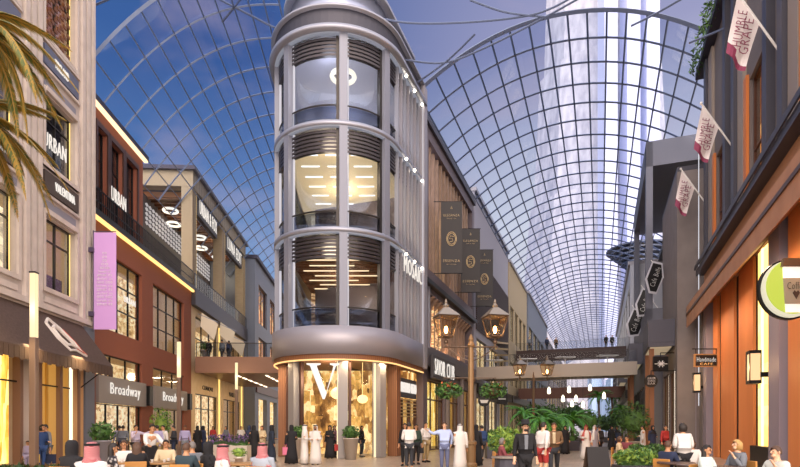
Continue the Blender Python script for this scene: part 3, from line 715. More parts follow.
# black banners hung over the street
BN = mat('banner_black', '#302e30', .7)
gold = mat('banner_gold', '#c9b48c', .5)
for i, (px0, px1, py0, py1) in enumerate(((441, 462, 202, 273), (461, 480, 229, 292), (476, 493, 250, 306))):
    Y = (38.4, 44.0, 49.3)[i]; w_ = (px1-px0)*Y/F; h_ = (py1-py0)*Y/F
    b = thing('street_banner', ['black banner with gold crest, first and largest of the row by the tower', 'black banner with gold crest, middle of the row of three', 'black banner with gold crest, last and smallest of the row of three'][i], 'banner', P(px0, py1, Y), 0, 'black banners with gold crests')
    MB().box(0, w_, -.02, .02, 0, h_).build('banner_cloth', BN, b)
    a = MB(); cx, cz = w_/2, h_*.48
    for r_ in (.42, .33): a.tube([(cx+r_*.8*cos(2*pi*k/20), -.035, cz+r_*1.15*sin(2*pi*k/20)) for k in range(21)], .022, 4, False)
    a.tube([(cx+.16, -.035, cz+.16), (cx-.08, -.035, cz+.2), (cx-.14, -.035, cz), (cx+.06, -.035, cz), (cx+.1, -.035, cz-.16), (cx-.14, -.035, cz-.22)], .022, 4)
    a.build('crest', gold, b)
    for s, z, ww, hh in (('ELEGANZA', h_*.81, .75, .12), ('SINCE 1900', h_*.765, .45, .05), ('ESSENZA', h_*.17, .8, .13), ('BY THE SEA', h_*.12, .45, .05)):
        text(b, s, w_*ww, h_/5*hh*1.3, (cx, -.03, z), 'left', gold, .012)
    a = MB(); a.tube([(cx-.05, -.03, h_*.9), (cx, -.03, h_*.94), (cx+.05, -.03, h_*.9)], .02, 4); a.build('crown_mark', gold, b)
    a = MB(); wx = -11.6+.3636*Y-P(px0, 0, Y).x
    for z in (h_+.02, -.03): MB().tube([(wx-.02, 0, z), (w_+.05, 0, z)], .03).build('banner_rod', BLACK, b)
# ------------------------------------------------------------------ E, F, H further along
def block(c, Y0, Y1, z1, wm, label, wins, cols, rows, inter, cap=STEEL, name='shop_building', side=FM, frame=DARK, margin=1.0, gnd=4.6):
    f = side(c); a0, a1 = f.uY(Y0), f.uY(Y1); B = f.thing(name, label, 'building', a0)
    n = cols; W_ = (a1-a0-margin)/n; hs = []
    for k in range(n):
        for z0, zt in rows: hs.append((a0+margin+k*W_, a0+(k+1)*W_, z0, zt))
    w = f.mb(); wall(w, a0, a1, 0, z1, hs, 0, .4); w.box(a0, a0+.35, .4, 9, 0, z1); w.build('wall', wm, B)
    f.mb().box(a0-.05, a1, -.2, 9, z1, z1+.35).build('roof', cap, B)
    for h in hs: window(f, B, *h, 2, 1, frame, .18, .1)
    f.mb().box(a0+.4, a1, 1.8, 1.9, 0, z1).build('display_wall', inter, B)
    f.mb().box(a0, a1, -.5, 0, gnd+.3, gnd+1.2).build('canopy', frame, B)
    return f, B, a0, a1
fE, E, e0, e1 = block(-11.7, 51.2, 70, 23.7, mat('parapet_grey', '#9b98a4', .6), 'grey metal clad building past the black banners with brown louvred front', 0, 3, [(.1, 4.6), (6.5, 10.2)], INT_WARM)
a = fE.mb()
for k in range(40): a.box(e0+.6, e1-.3, -.12, -.01, 11+k*.18, 11.1+k*.18)
a.build('louvre_screen', mat('louvre_brown', '#4d3a34', .5, .3), E)['kind'] = 'stuff'
a = fE.mb()
for k in range(7): a.hexa([(e0+9, -.3, 6.6+k*.7), (e0+9, -.5, 6.6+k*.7), (e0+17, -.5, 7.6+k*.7), (e0+17, -.3, 7.6+k*.7)], [(e0+9, -.3, 6.8+k*.7), (e0+9, -.5, 6.8+k*.7), (e0+17, -.5, 7.8+k*.7), (e0+17, -.3, 7.8+k*.7)])
a.build('stair_slat', GOLD, E)
block(-11.6, 70.2, 87, 22.8, mat('beige_render', '#a8977c', .7), 'beige building with tall lit windows where the upper footbridge starts', 0, 4, [(.1, 4.6), (7.2, 10.2), (13, 17.5)], INT_CREAM)
block(-11.4, 87.2, 118, 23.0, BLUEGREY, 'blue grey building on the far side of the upper footbridge', 0, 5, [(.1, 4.6), (7.2, 10.2), (13, 18)], INT_WARM)
block(-11.4, 118.2, 190, 20.5, mat('far_taupe', '#8f8a92', .7), 'long pale block closing the far end of the wide street', 0, 9, [(.1, 4.6), (7.2, 10.2), (13, 18)], INT_WARM)

# ------------------------------------------------------------------ bridges across the wide street
FV = Face(0, 600, 1)
def cross(name, label, Y0, wid, z1, th, vL, vR, fm, dm, rail=DARK):
    a0 = Y0*FV.k; B = FV.thing(name, label, 'bridge', a0)
    FV.mb().box(a0, a0+wid, -vR, vL, z1-.12, z1).build('deck', mat('deck_stone', '#9c8a78', .5), B)
    FV.mb().box(a0, a0+wid, -vR, vL, z1-th*.8, z1-.13).build('soffit', dm, B)
    FV.mb().box(a0-.25, a0-.01, -vR, vL, z1-th, z1+.06).build('fascia', fm, B)
    a = FV.mb(); n = 9; a.box(a0-.15, a0-.11, -vR, vL, z1+1.07, z1+1.1)
    for k in range(n+1): y = -vR+(vL+vR-.05)*k/n; a.box(a0-.16, a0-.1, y, y+.03, z1+.07, z1+1.07)
    r = a.build('railing', rail, B); FV.mb().box(a0-.14, a0-.125, -vR, vL, z1+.1, z1+1.03).build('glass_panel', GLASS, r)
    return B
cross('terrace_bridge', 'pale metal terrace bridge with cafe tables, lowest and closest over the street', 46.8, 5, 7.1, 1.05, 10.6, 2.9, mat('bridge_taupe', '#948a80', .45, .3), mat('pale_soffit', '#8a8076', .6))
cross('upper_footbridge', 'dark bronze upper footbridge with people at its rail', 70.5, 4, 11.9, 1.25, 10.6, 3.4, mat('bridge_brown', '#3d2b27', .5, .3), BROWN)
cross('rear_footbridge', 'brown footbridge behind the pale terrace bridge at the lower level', 72.5, 5, 7.0, 1.4, 10.6, 3.4, mat('bridge_rust', '#5c3c32', .5, .3), BROWN)
# terrace tables on the pale bridge
def bridge_pt(Y0, v, d=.0): return FV.pos(Y0*FV.k+d, v, 0)
for i, v in enumerate((9.2, 6.2, 2.9, -.6)):
    p = bridge_pt(46.8, v, .9); t = thing('terrace_table', ['white table on the terrace bridge beside the bronze building', 'white table on the terrace bridge, second from the bronze building', 'white table on the terrace bridge, third from the bronze building', 'white table on the terrace bridge at its outer end'][i], 'table', (p.x, p.y, 7.1), 0, 'white tables on the terrace bridge')
    a = MB(); a.box(-.8, .8, -.45, .45, .72, .78); a.build('tabletop', WHITE, t)
    a = MB(); a.tube([(0, 0, 0), (0, 0, .72)], .05); a.lathe([(.3, 0), (.3, .03)], 12); a.build('pedestal', WHITE, t)

# ------------------------------------------------------------------ right side of the wide street: N, the orange panelled building
f = FR_(6.5); n0, n1 = f.uY(11.5), f.uY(34.3)
Nb = f.thing('orange_panel_building', 'nearest building with orange panels and dark columns beneath a copper canopy', 'building', n0)
sh = 6.8*f.k
up = []
for k in range(-2, 2):
    up.append((f.uY(21.6)+k*sh, f.uY(23.9)+k*sh))
up = [u_ for u_ in up if u_[0] > n0 and u_[1] < n1]
w = f.mb(); wall(w, n0, n1, 11.2, 23.4, [(a0, a1, 12, 16.75) for a0, a1 in up], 0, .4); w.box(n1-.4, n1, .4, 6, 0, 23.4)
w.build('wall', mat('umber_wall', '#6f6765', .7, c2='#635b5a', scale=.5), Nb)
for a0, a1 in up:
    for x in (a0-1.3, a1+1.6): f.mb().box(x, x+.55, -.3, 0, 11.8, 23.3).build('column', SLATE, Nb)
a = f.mb()
for a0, a1 in up: a.box(a0-.72, a0-.02, -.12, 0, 11.8, 23.3); a.box(a1+.5, a1+1.5, -.16, 0, 11.8, 23.3)
a.build('panel', mat('taupe_panel', '#8b8078', .5), Nb)
for a0, a1 in up: f.mb().box(a1+.02, a1+.45, -.14, -.01, 11.9, 17.0).build('window_jamb', mat('jamb_orange', '#c27236', .5), Nb)
for a0, a1 in up: window(f, Nb, a0, a1, 12, 16.75, 2, 2, BROWN, .15, .08, zbars=[13.6])
room(f, Nb, n0, n1-.45, 11.6, 17.2, 1.6, INT_ORANGE)
f.mb().box(n0, n1+.1, -.45, -.0, 11.15, 11.5).build('ledge', SLATE, Nb); f.mb().box(n0, n1+.1, -.55, -.48, 11.5, 11.75).build('ledge_rail', SLATE, Nb)
f.mb().box(n0, n1, -.5, 6, 23.4, 23.8).build('roof', mat('roof_navy', '#3b3a4c', .5, .4), Nb)
a = f.mb(); a.hexa([(n0, -.05, 10.6), (n0, -.95, 9.3), (n0, -.95, 7.95), (n0, -.05, 8.9)], [(n1+.3, -.05, 10.6), (n1+.3, -.95, 9.3), (n1+.3, -.95, 7.95), (n1+.3, -.05, 8.9)])
a.build('canopy', COPPER, Nb)
f.mb().box(n0, n1+.3, -1.0, -.952, 8.7, 8.85).build('canopy_seam', BROWN, Nb)
f.mb().box(n0, n1, 0, .4, 8.9, 11.2).build('upper_fascia', mat('brown_fascia', '#a87a5c', .6), Nb)
# ground floor rhythm, taken along the front
def band(Ya, Yb, m, name, dd0=-.15, dd1=.1, z0=0, z1=8.9): f.mb().box(f.uY(Ya), f.uY(Yb), dd0, dd1, z0, z1).build(name, m, Nb)
DK = mat('plum_black', '#231f29', .5, .2)
ORW = mat('orange_wall', '#de8c50', .6, c2='#cf7c42', scale=.7, stretch=(1, 1, .15))
band(11.5, 34.2, DK, 'backing_wall', .12, .4)
for (Ya, Yb, m, nm, q) in ((30.3, 31.5, ORW, 'orange_panel', -.02), (26.6, 29.5, ORW, 'orange_panel', -.02), (23.3, 25.7, ORW, 'orange_panel', -.02), (14.6, 18.6, ORW, 'orange_panel', -.12),
        (18.9, 20.1, LILAC, 'pilaster', -.3), (31.9, 32.8, LILAC, 'pilaster', -.3), (12.0, 14.2, LILAC, 'pilaster', -.3), (33.2, 34.2, TAUPE, 'pilaster', -.3)):
    band(Ya, Yb, m, nm, q)
f.mb().box(f.uY(21.35), f.uY(22.7), .02, .1, .9, 8.8).build('lit_window', glow_room('lit_strip_glow', [(.3, '#f0b050'), (.5, '#ffd070'), (.7, '#fff0a0')], 1.3, .4), Nb)
f.mb().box(f.uY(21.9), f.uY(22.15), -.02, .02, .9, 8.8).build('light_strip', lit('pale_strip', '#fff3b0', 2), Nb)
f.mb().box(f.uY(20.1), f.uY(22.8), -.25, .0, 0, .9).build('bench_box', BLACK, Nb)
f.mb().box(f.uY(34.05), f.uY(34.09), -.36, -.32, 3, 19).build('light_strip', lit('edge_strip', '#f4f6ff', .8), Nb)
def sconce(Y, z, h, label, w_=.42):
    s = thing('wall_lantern', label, 'lamp', f.pos(f.uY(Y), -.62, z), f.rz, 'box lanterns on the orange panelled front')
    MB().box(-w_/2+.04, w_/2-.04, -.16, .16, .12, h-.12).build('lamp_glass', lit('amber_glass', '#ffc890', 1.15), s)
    a = MB(); a.box(-w_/2, w_/2, -.2, .2, 0, .12); a.box(-w_/2, w_/2, -.2, .2, h-.12, h)
    for x in (-w_/2, w_/2-.035):
        for y in (-.2, .165): a.box(x, x+.035, y, y+.035, .12, h-.12)
    a.build('lamp_frame', BLACK, s)
    MB().box(-.05, .05, -.6, -.21, h*.2, h*.35).build('bracket', BLACK, s)
    light('POINT', f.pos(f.uY(Y), -1.0, z+h/2), 45, (1, .6, .28), .2, name='lantern_light')
sconce(20.7, 3.3, 1.25, 'large amber box lantern on the dark strip beneath the green coffee sign', .56)
sconce(33.0, 3.75, 1.2, 'small amber box lantern below the carved timber cafe sign')
for Y in (15, 18, 24.5, 28.5, 31): light('AREA', f.pos(f.uY(Y), -1.6, 7.7), 80, (1, .62, .34), .6, name='panel_fill_light')  # added fill for the orange panels; no lamps show on the canopy

# roof edge planting
def leafy(mb, c, r, n, size, rg, nm=2, up=0):
    for _ in range(n):
        while True:
            d = Vector((rg.uniform(-1, 1), rg.uniform(-1, 1), rg.uniform(-1, 1)))
            if .3 < d.length < 1: break
        p = Vector((c[0]+d.x*r[0], c[1]+d.y*r[1], c[2]+d.z*r[2]))
        u_ = Vector((rg.gauss(0, 1), rg.gauss(0, 1), rg.gauss(0, 1)+up)).normalized(); w_ = u_.cross(Vector((rg.gauss(0, 1), rg.gauss(0, 1), rg.gauss(0, 1)))).normalized()
        s = size*rg.uniform(.6, 1.3); mb.mi = rg.randrange(nm)
        q = [mb.bm.verts.new(p-u_*s), mb.bm.verts.new(p+w_*s*.4), mb.bm.verts.new(p+u_*s), mb.bm.verts.new(p-w_*s*.4)]; mb.face(q)
LEAF = [mat('leaf_dark', '#2c4a22', .6), mat('leaf_mid', '#4a7030', .6)]
LEAFL = [mat('leaf_light', '#7f9a3c', .6), mat('leaf_mid', '#4a7030', .6)]
pl = f.thing('roof_planting', 'trailing green hedge along the roof edge above the white flags', 'hedge', n0, 0, 23.6); a = MB(); rg = random.Random(4)
for k in range(34): x = k*(n1-n0)/34; leafy(a, (x, .55, .3+rg.uniform(-.2, .3)), (.6, .45, .7), 60, .13, rg)
a.build('foliage', LEAF, pl); props(pl, kind=None)

# flags on poles
PINK = mat('flag_wine', '#8d3a58', .7); CLOTH = mat('flag_white', '#e9dfdd', .75)
for i, Y in enumerate((20.0, 26.9, 33.7)):
    base = f.pos(f.uY(Y), 0, 15.35); fgx = thing('wall_flag', ['white flag with wine red lettering, highest and largest of the three', 'white flag with wine red lettering, middle of the three on the orange building', 'white flag with wine red lettering, smallest, by the grey wall'][i], 'flag', base, 0, 'white flags on slanting poles')
    tip = Vector((-1.55, 0, 2.15)); d = tip.normalized()
    a = MB(); a.tube([(-.3 if 0 else 0, 0, 0), tip], .04, 8); a.ball(tip, .07, 8); a.build('flag_pole', WHITE, fgx)
    a = MB(); nx, nz_ = 8, 10; P0 = tip-d*.1; P1 = tip-d*1.45; D0 = Vector((-.42, 0, -2.15)); D1 = Vector((-.55, 0, -1.75)); grid = []
    for j in range(nz_+1):
        row = []
        for k in range(nx+1):
            s_, t_ = k/nx, j/nz_; p = P0.lerp(P1, s_)+D0.lerp(D1, s_)*t_+Vector((.0, .09*sin(s_*7+t_*3)*t_, -.1*sin(pi*s_)*t_))
            row.append(a.v(*p))
        grid.append(row)
    for j in range(nz_):
        for k in range(nx):
            a.mi = 1 if (j >= nz_-1) or (j == nz_-2 and k < 3) else 0; a.face([grid[j][k], grid[j][k+1], grid[j+1][k+1], grid[j+1][k]])
    a.build('flag_cloth', [CLOTH, PINK], fgx)
    ang = atan2(P1.z-P0.z, P1.x-P0.x)
    for s, q in (('HUMBLE', .3), ('GRAPE', .62)):
        # written along the hanging side
        c_ = P0.lerp(P1, q)+D0.lerp(D1, q)*.5
        o = text(fgx, s, 1.3, .34, (c_.x, -.1, c_.z), 'left', PINK, .01)
        o.rotation_euler = (Matrix.Rotation(-(pi-atan2(-D0.z, D0.x)) + pi, 4, 'Y').to_euler()); 
        o.rotation_euler = (Matrix.Rotation(-(atan2(-D0.z, -D0.x)), 4, 'Y') @ Matrix.Rotation(pi/2, 4, 'X')).to_euler()
# round coffee sign
cs = thing('coffee_sign', 'round glowing yellow green sign with a paper coffee cup', 'sign', P(791, 288, 16.2)); cs.scale = (.86,)*3
LIME = lit('lime_glow', '#cbe032', .8)
a = MB(); a.lathe([(.98, -.1), (.98, .1)], 40); o = a.build('sign_rim', lit('rim_white', '#fff8d8', .7), cs); o.rotation_euler = (pi/2, 0, 0); o.location = (-.02, .03, -.03)
a = MB(); a.lathe([(1.04, -.06), (1.04, .06)], 40); o = a.build('sign_back', BLACK, cs); o.rotation_euler = (pi/2, 0, 0); o.location = (-.03, .12, -.04)
a = MB(); a.lathe([(.93, -.05), (.93, .05)], 40); o = a.build('sign_disc', LIME, cs); o.rotation_euler = (pi/2, 0, 0); o.location = (.02, -.08, .03)
cup = MB(); cup.prism([(-.33, .5), (.33, .5), (.24, -.62), (-.24, -.62)], -.2, -.14); cup.build('cup', mat('cup_white', '#f4f1ea', .5, em='#f4f1ea', es=.5), cs)
MB().prism([(-.35, .2), (.35, .2), (.30, -.42), (-.30, -.42)], -.24, -.2).build('cup_sleeve', mat('cup_kraft', '#8d8776', .6, em='#a39a86', es=.1), cs)
MB().prism([(-.38, .48), (.38, .48), (.34, .68), (-.34, .68)], -.25, -.13).build('cup_lid', mat('cup_lid', '#4a3d30', .5), cs)
text(cs, 'Coffee', .6, .24, (0, -.25, .02), 'left', mat('cup_ink', '#3b2f28', .6), .01)
MB().prism([(-.1, -.16), (-.05, -.1), (0, -.14), (.05, -.1), (.1, -.16), (0, -.31)], -.26, -.245).build('cup_mark', mat('cup_ink', '#3b2f28', .6), cs)
for o in cs.children:
    if o.name.startswith('cup'): o.scale = (1.2, 1, 1.4)
a = MB(); a.tube([(.2, .24, 0), (1.15, .6, 0)], .05); a.build('bracket', BLACK, cs)
# carved cafe sign
f.u0 = 0
cf = thing('cafe_sign', 'small timber framed sign reading Handmade Cafe, hanging beside the orange panels', 'sign', P(694, 367, 30.5))
sw = 24*30.5/F; a = MB(); a.box(0, sw, -.06, .06, 0, .06); a.box(0, sw, -.06, .06, .66, .72); a.box(0, .06, -.06, .06, .06, .66); a.box(sw-.06, sw, -.06, .06, .06, .66)
a.build('sign_frame', mat('carved_timber', '#a8794c', .6, em='#a8794c', es=.2), cf)
MB().box(.06, sw-.06, -.02, .02, .06, .66).build('sign_board', mat('sign_board', '#2b2421', .6), cf)
text(cf, 'Handmade', 1.05, .25, (sw/2, -.04, .42), 'left', LETTER, .01); text(cf, 'CAFE', .7, .12, (sw/2, -.04, .17), 'left', mat('amber_letter', '#f0b36a', .5, em='#f0b36a', es=1), .01)
a = MB(); a.tube([(.1, 0, .72), (.1, 0, 1.0)], .02); a.tube([(sw-.1, 0, .72), (sw-.1, 0, 1.0)], .02); a.tube([(-.1, 0, 1.0), (sw+.9, 0, 1.0)], .03); a.build('bracket', BLACK, cf)

# ------------------------------------------------------------------ B and C: grey blocks farther on the right
f = FR_(5.0); b0, b1 = f.uY(35.6), f.uY(44)
B = f.thing('grey_wall_building', 'plain grey taupe building end next to the orange panelled building', 'building', b0)
w = f.mb(); wall(w, b0, b1, 0, 18.2, [(b0+1.2, b0+4.2, .0, 5.6), (b0+4.8, b1-.5, 0, 5.6)], 0, .4); w.box(b0, b0+.4, .4, 4.6, 0, 18.2); w.build('wall', TAUPE, B)
f.mb().box(b0, b1, 0, 5, 18.2, 18.5).build('roof', SLATE, B)
for a0, a1 in ((b0+1.2, b0+4.2), (b0+4.8, b1-.5)): window(f, B, a0, a1, .05, 5.6, 2, 1, BROWN, .1, .1); f.mb().box(a0+.3, a0+.5, .05, .09, .1, 5.5).build('light_strip', LED, B)
f.mb().box(b0+.5, b1, 1.6, 1.7, 0, 5.8).build('display_wall', INT_GOLD, B)
f.mb().box(b0-.03, b0-.0, 1.05, 1.1, 0, 8).build('wall_joint', LILAC, B)
f = FR_(3.7); c0, c1 = f.uY(44.2), f.uY(60)
C_ = f.thing('grey_portal_building', 'tall grey building with an open dark portal under its roof beam', 'building', c0)
w = f.mb(); w.box(c0, c0+1, 0, .5, 0, 24.6); w.box(c0, c1, 0, 5, 22.6, 24.6); w.box(c0, c0+1.2, 5.0, 8, 12, 24.6); w.box(c1-1, c1, 0, .5, 0, 22.6); w.box(c0, c1, .0, 8, 0, 11.2)
w.build('portal_frame', mat('portal_grey', '#62636f', .55, .2), C_)
f.mb().box(c0+1.3, c1, 4.2, 4.4, 11.25, 22.6).build('recess_wall', DK, C_)
for k in range(3): f.mb().box(c0+1.3, c1, 3.4-k*.5, 3.9-k*.5, 13+k*3.3, 13.5+k*3.3).build('recess_beam', SLATE, C_)
f.mb().box(c0+2, c0+6, 4.0, 4.15, 15.4, 18.2).build('lit_window', INT_CREAM, C_)
for i in range(4): window(f, C_, c0+1.5+i*3.6, c0+4.5+i*3.6, 1, 5, 2, 1, DARK, -.12, .1)
fb, C2, x0_, x1_ = block(3.3, 60.2, 108, 19.5, mat('pale_white_metal', '#a9abb5', .4, .3), 'pale metal fronted building with small balconies down the right of the wide street', 0, 8, [(.5, 4.6), (7.2, 10.2), (13, 17.5)], INT_CREAM, side=FR_)
block(4.4, 108.2, 190, 22, SLATE, 'dark grey block at the far right end of the wide street', 0, 8, [(.5, 4.6), (7.2, 10.2), (13, 17.5)], INT_WARM, side=FR_)
# balconies
for i, (Y0, Y1, ci, co_) in enumerate(((36.6, 40.8, 5.0, 3.25), (47, 52, 3.7, 2.5), (56, 60, 3.7, 2.5), (66, 71, 3.3, 2.3))):
    fa = FR_(ci); bb = fa.thing('balcony', ['big dark box balcony above the hanging black square sign', 'second dark box balcony along the pale side, behind the big one', 'third dark box balcony along the pale side', 'smallest and farthest of the dark box balconies'][i], 'balcony', fa.uY(Y0), 0, 0, 'box balconies down the street')
    p_ = (ci-co_)*.94
    a = fa.mb(); u_, v_ = fa.uY(Y0), fa.uY(Y1)
    a.box(u_, v_, -p_, -.02, 7.1, 7.35); a.box(u_, u_+.12, -p_, -.02, 7.36, 8.9); a.box(v_-.12, v_, -p_, -.02, 7.36, 8.9); a.box(u_+.12, v_-.12, -p_, -p_+.12, 7.36, 8.9); a.build('parapet', mat('balcony_slate', '#4b4a55', .5, .3), bb)
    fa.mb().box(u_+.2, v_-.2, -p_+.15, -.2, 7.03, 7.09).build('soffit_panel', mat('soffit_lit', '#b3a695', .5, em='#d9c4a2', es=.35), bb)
    if i < 2:
        for q in (u_+.3, v_-.6): fa.mb().box(q, q+.3, -p_+.1, -p_+.4, 0, 7.0).build('support_post', TIMBER, bb)
# hanging shop signs
def hang(name, label, px, py, Y, r, square, build, arm=1.1):
    s = thing(name, label, 'sign', P(px, py, Y)); a = MB()
    if square: a.box(-r, r, -.06, .06, -r, r); o = a.build('sign_board', mat('sign_black', '#141316', .5), s)
    else: a.lathe([(r, -.06), (r, .06)], 28); o = a.build('sign_board', mat('sign_black', '#141316', .5), s); o.rotation_euler = (pi/2, 0, 0)
    build(s, r); a = MB(); a.tube([(0, 0, r), (0, 0, r+.25)], .03); a.tube([(0, 0, r+.25), (arm, .0, r+.25)], .03); a.build('bracket', BLACK, s)
def star(s, r):
    a = MB()
    for k in range(6):
        t_ = k*pi/6; 
        if k in (0, 2, 4, 1, 5): q = r*(.85 if k == 0 else .5); a.tube([(-q*cos(t_), -.08, -q*sin(t_)), (q*cos(t_), -.08, q*sin(t_))], .025, 4)
    a.build('star_mark', WHITE, s)
hang('square_sign', 'black square sign with a thin white star of crossed lines', 660.5, 364, 37, .5, True, star)
hang('round_sign', 'round black sign with three lines of white lettering', 651, 381, 36.2, .42, False, lambda s, r: [text(s, w_, .5, .13, (0, -.08, z), 'left', WHITE, .01) for w_, z in (('BURGER', .17), ('SHAKE', 0), ('BAR', -.17))], arm=1.75)
hang('round_sign', 'round black sign with a white cap mark under the terrace bridge', 484, 400.5, 51, .56, False, lambda s, r: MB().prism([(-.4, .05), (.4, .05), (.28, -.24), (-.28, -.24)], -.1, -.07).build('cap_mark', WHITE, s), arm=-.9)
hang('square_sign', 'small black framed square sign right of the round cap sign', 502, 399, 60.5, .55, True, lambda s, r: MB().box(-.4, .4, -.09, -.07, -.06, .06).build('bar_mark', WHITE, s), arm=-.9)
# dark hexagon flags
for i, (px, py, Y) in enumerate(((655, 277, 43), (645, 302, 46), (636, 322, 50))):
    h = thing('hexagon_flag', ['black flag with white script, uppermost of the slanting poles by the portal', 'black six sided flag framed in white, below the script flag', 'lowest black six sided flag framed in white over the bridge end'][i], 'flag', P(px, py, Y), 0, 'black flags by the portal')
    s_ = Y/F; pts = [(-5, -14), (-8, -2), (-2, 14), (6, 12), (7, 0), (1, -15)] if i == 0 else [(-6, -13), (-8, -2), (-2, 12), (5, 11), (7, 1), (2, -12)]
    MB().prism([(x*s_*1.25, z*s_*1.15) for x, z in pts], -.02, .02).build('flag_border', mat('silver_cloth', '#c9c9d2', .5), h)
    MB().prism([(x*s_, z*s_) for x, z in pts], -.05, .05).build('flag_cloth', mat('sign_black', '#141316', .5), h)
    o = text(h, 'Cafe Belle', 20*s_, 5*s_, (0, -.07, 0), 'left', WHITE, .01); o.rotation_euler = (Matrix.Rotation(-radians(70), 4, 'Y') @ Matrix.Rotation(pi/2, 4, 'X')).to_euler()
    a = MB(); a.tube([(-4*s_, 0, 17*s_), (20*s_, 0, -16*s_)], .03); a.build('flag_pole', WHITE, h)
# tiered round canopy far off
rc = thing('round_canopy', 'round slatted canopy jutting from the far right building tops', 'canopy', (G(640, 84).x, 84, 0)); a = MB()
for k in range(7): a.lathe([(4.9-k*.55, 0), (4.9-k*.55, .22)], 32, (0, 0, 28.6-k*.5))
a.build('tier', mat('canopy_steel', '#5f6678', .4, .5), rc); a = MB(); a.lathe([(.8, 20), (.8, 28)], 16); a.build('stem', STEEL, rc)

# ------------------------------------------------------------------ glass roofs
def vault(mapf, nu, Ys, r, name, cr):
    a = MB(); g = []
    for i in range(nu+1): g.append([mapf(-1+2*i/nu, Y) for Y in Ys])
    for i in range(nu+1): a.tube(g[i], r*.8, 4, False)
    m = 24
    for j, Y in enumerate(Ys): a.tube([mapf(-1+2*k/m, Y) for k in range(m+1)], r*(1.9 if j == 0 else 1), 4, False)
    o = a.build(name, cr); props(o, kind='structure')
    b = MB(); rows = [[b.v(*(mapf(-1+2*k/m, Y)+Vector((0, 0, .1)))) for k in range(m+1)] for Y in Ys[::4]+[Ys[-1]]]
    for p, q in zip(rows, rows[1:]):
        for k in range(m): b.face([p[k], p[k+1], q[k+1], q[k]])
    gl = b.build('roof_glass', RGLASS, o, True); return o
def mapR(t, Y):
    c = -1.4+10.3*t; Yy = Y-.16*c
    return Vector((c+.3636*Yy, Yy, 23.1+3.9*(1-abs(t)**2.1)))
def mapL(t, Y):
    k = -1+1.14*(t+1)/2; Wd = 6.2-9.4*k; Yy = Y+.1*(Wd-9)
    return Vector((-Wd-.0509*Yy, Yy, 18.2+5.9*(1-abs(k)**2.1)))
vault(mapR, 17, [33.3+2.35*k for k in range(66)], .08, 'ceiling', ROOFB)
vault(mapL, 13, [27+2.5*k for k in range(52)], .06, 'ceiling', mat('roof_steel_light', '#7f8fb0', .4, .5))
# plaza roof: wide curved beams over the square
def dome(x, y): return 31.5-.0145*((x+1)**2+(y-8)**2)
def dome_hit(px, py):
    dx, dz = (px-HX)/F, (HY-py)/F; lo, hi = 3.0, 60.0
    for _ in range(50):
        mid = (lo+hi)/2
        if EYE+dz*mid > dome(dx*mid, mid): hi = mid
        else: lo = mid
    return Vector((dx*lo, lo, EYE+dz*lo))
a = MB()
for pl_ in ([(360, 12), (400, 22), (451, 23), (513, 18), (552, 8), (600, -20)], [(395, 58), (441, 63), (480, 50), (540, 20), (590, -8)], [(631, 26), (655, 14), (690, -6)],
        [(689, 43), (725, 28), (770, 6)], [(470, 0), (505, 12), (545, 17)], [(213, -4), (248, 14), (281, 30), (330, 44), (385, 57)], [(222, 22), (232, 10), (243, -4)], [(60, 20), (130, -10)], [(418, 82), (448, 60), (475, 34)]):
    pts = []
    q_ = [pl_[0]]+list(pl_)+[pl_[-1]]
    for i in range(1, len(q_)-2):
        for k in range(8):
            t_ = k/8; co = [.5*(2*q_[i][c_]+(q_[i+1][c_]-q_[i-1][c_])*t_+(2*q_[i-1][c_]-5*q_[i][c_]+4*q_[i+1][c_]-q_[i+2][c_])*t_*t_+(3*q_[i][c_]-q_[i-1][c_]-3*q_[i+1][c_]+q_[i+2][c_])*t_**3) for c_ in (0, 1)]
            pts.append(dome_hit(*co))
    pts.append(dome_hit(*pl_[-1])); a.tube(pts, .055, 5)
props(a.build('ceiling', ROOFB), kind='structure')

# ------------------------------------------------------------------ skyscraper seen through the roof, and the haze of far towers
sk = thing('skyscraper', 'pale tapering stepped skyscraper seen through the glass roof', 'skyscraper', (108, 300, 0))
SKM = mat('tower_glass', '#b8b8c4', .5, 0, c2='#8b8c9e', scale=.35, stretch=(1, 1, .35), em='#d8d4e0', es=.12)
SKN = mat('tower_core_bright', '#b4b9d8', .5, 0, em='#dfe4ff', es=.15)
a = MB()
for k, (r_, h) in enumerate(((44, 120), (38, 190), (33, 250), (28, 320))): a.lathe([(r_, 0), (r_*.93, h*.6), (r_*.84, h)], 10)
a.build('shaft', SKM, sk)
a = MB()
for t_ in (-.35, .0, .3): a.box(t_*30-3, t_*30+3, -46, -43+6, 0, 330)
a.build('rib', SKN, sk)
for i, (px, Y, w_, h) in enumerate(((598, 260, 8, 26), (606, 240, 6, 18), (590, 280, 10, 15), (614, 230, 5, 22))):
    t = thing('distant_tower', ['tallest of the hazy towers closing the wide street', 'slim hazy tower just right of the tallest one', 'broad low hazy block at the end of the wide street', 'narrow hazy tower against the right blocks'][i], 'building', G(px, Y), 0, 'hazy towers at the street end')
    MB().box(-w_/2, w_/2, -3, 3, 0, h).build('shaft', mat('haze_blue', '#8fa6c4', .6, em='#8fa6c6', es=.12), t); MB().box(-w_/3, w_/3, -2, 2, h, h+2).build('cap', mat('haze_blue2', '#7f96b6', .6, em='#8fa6c6', es=.3), t)

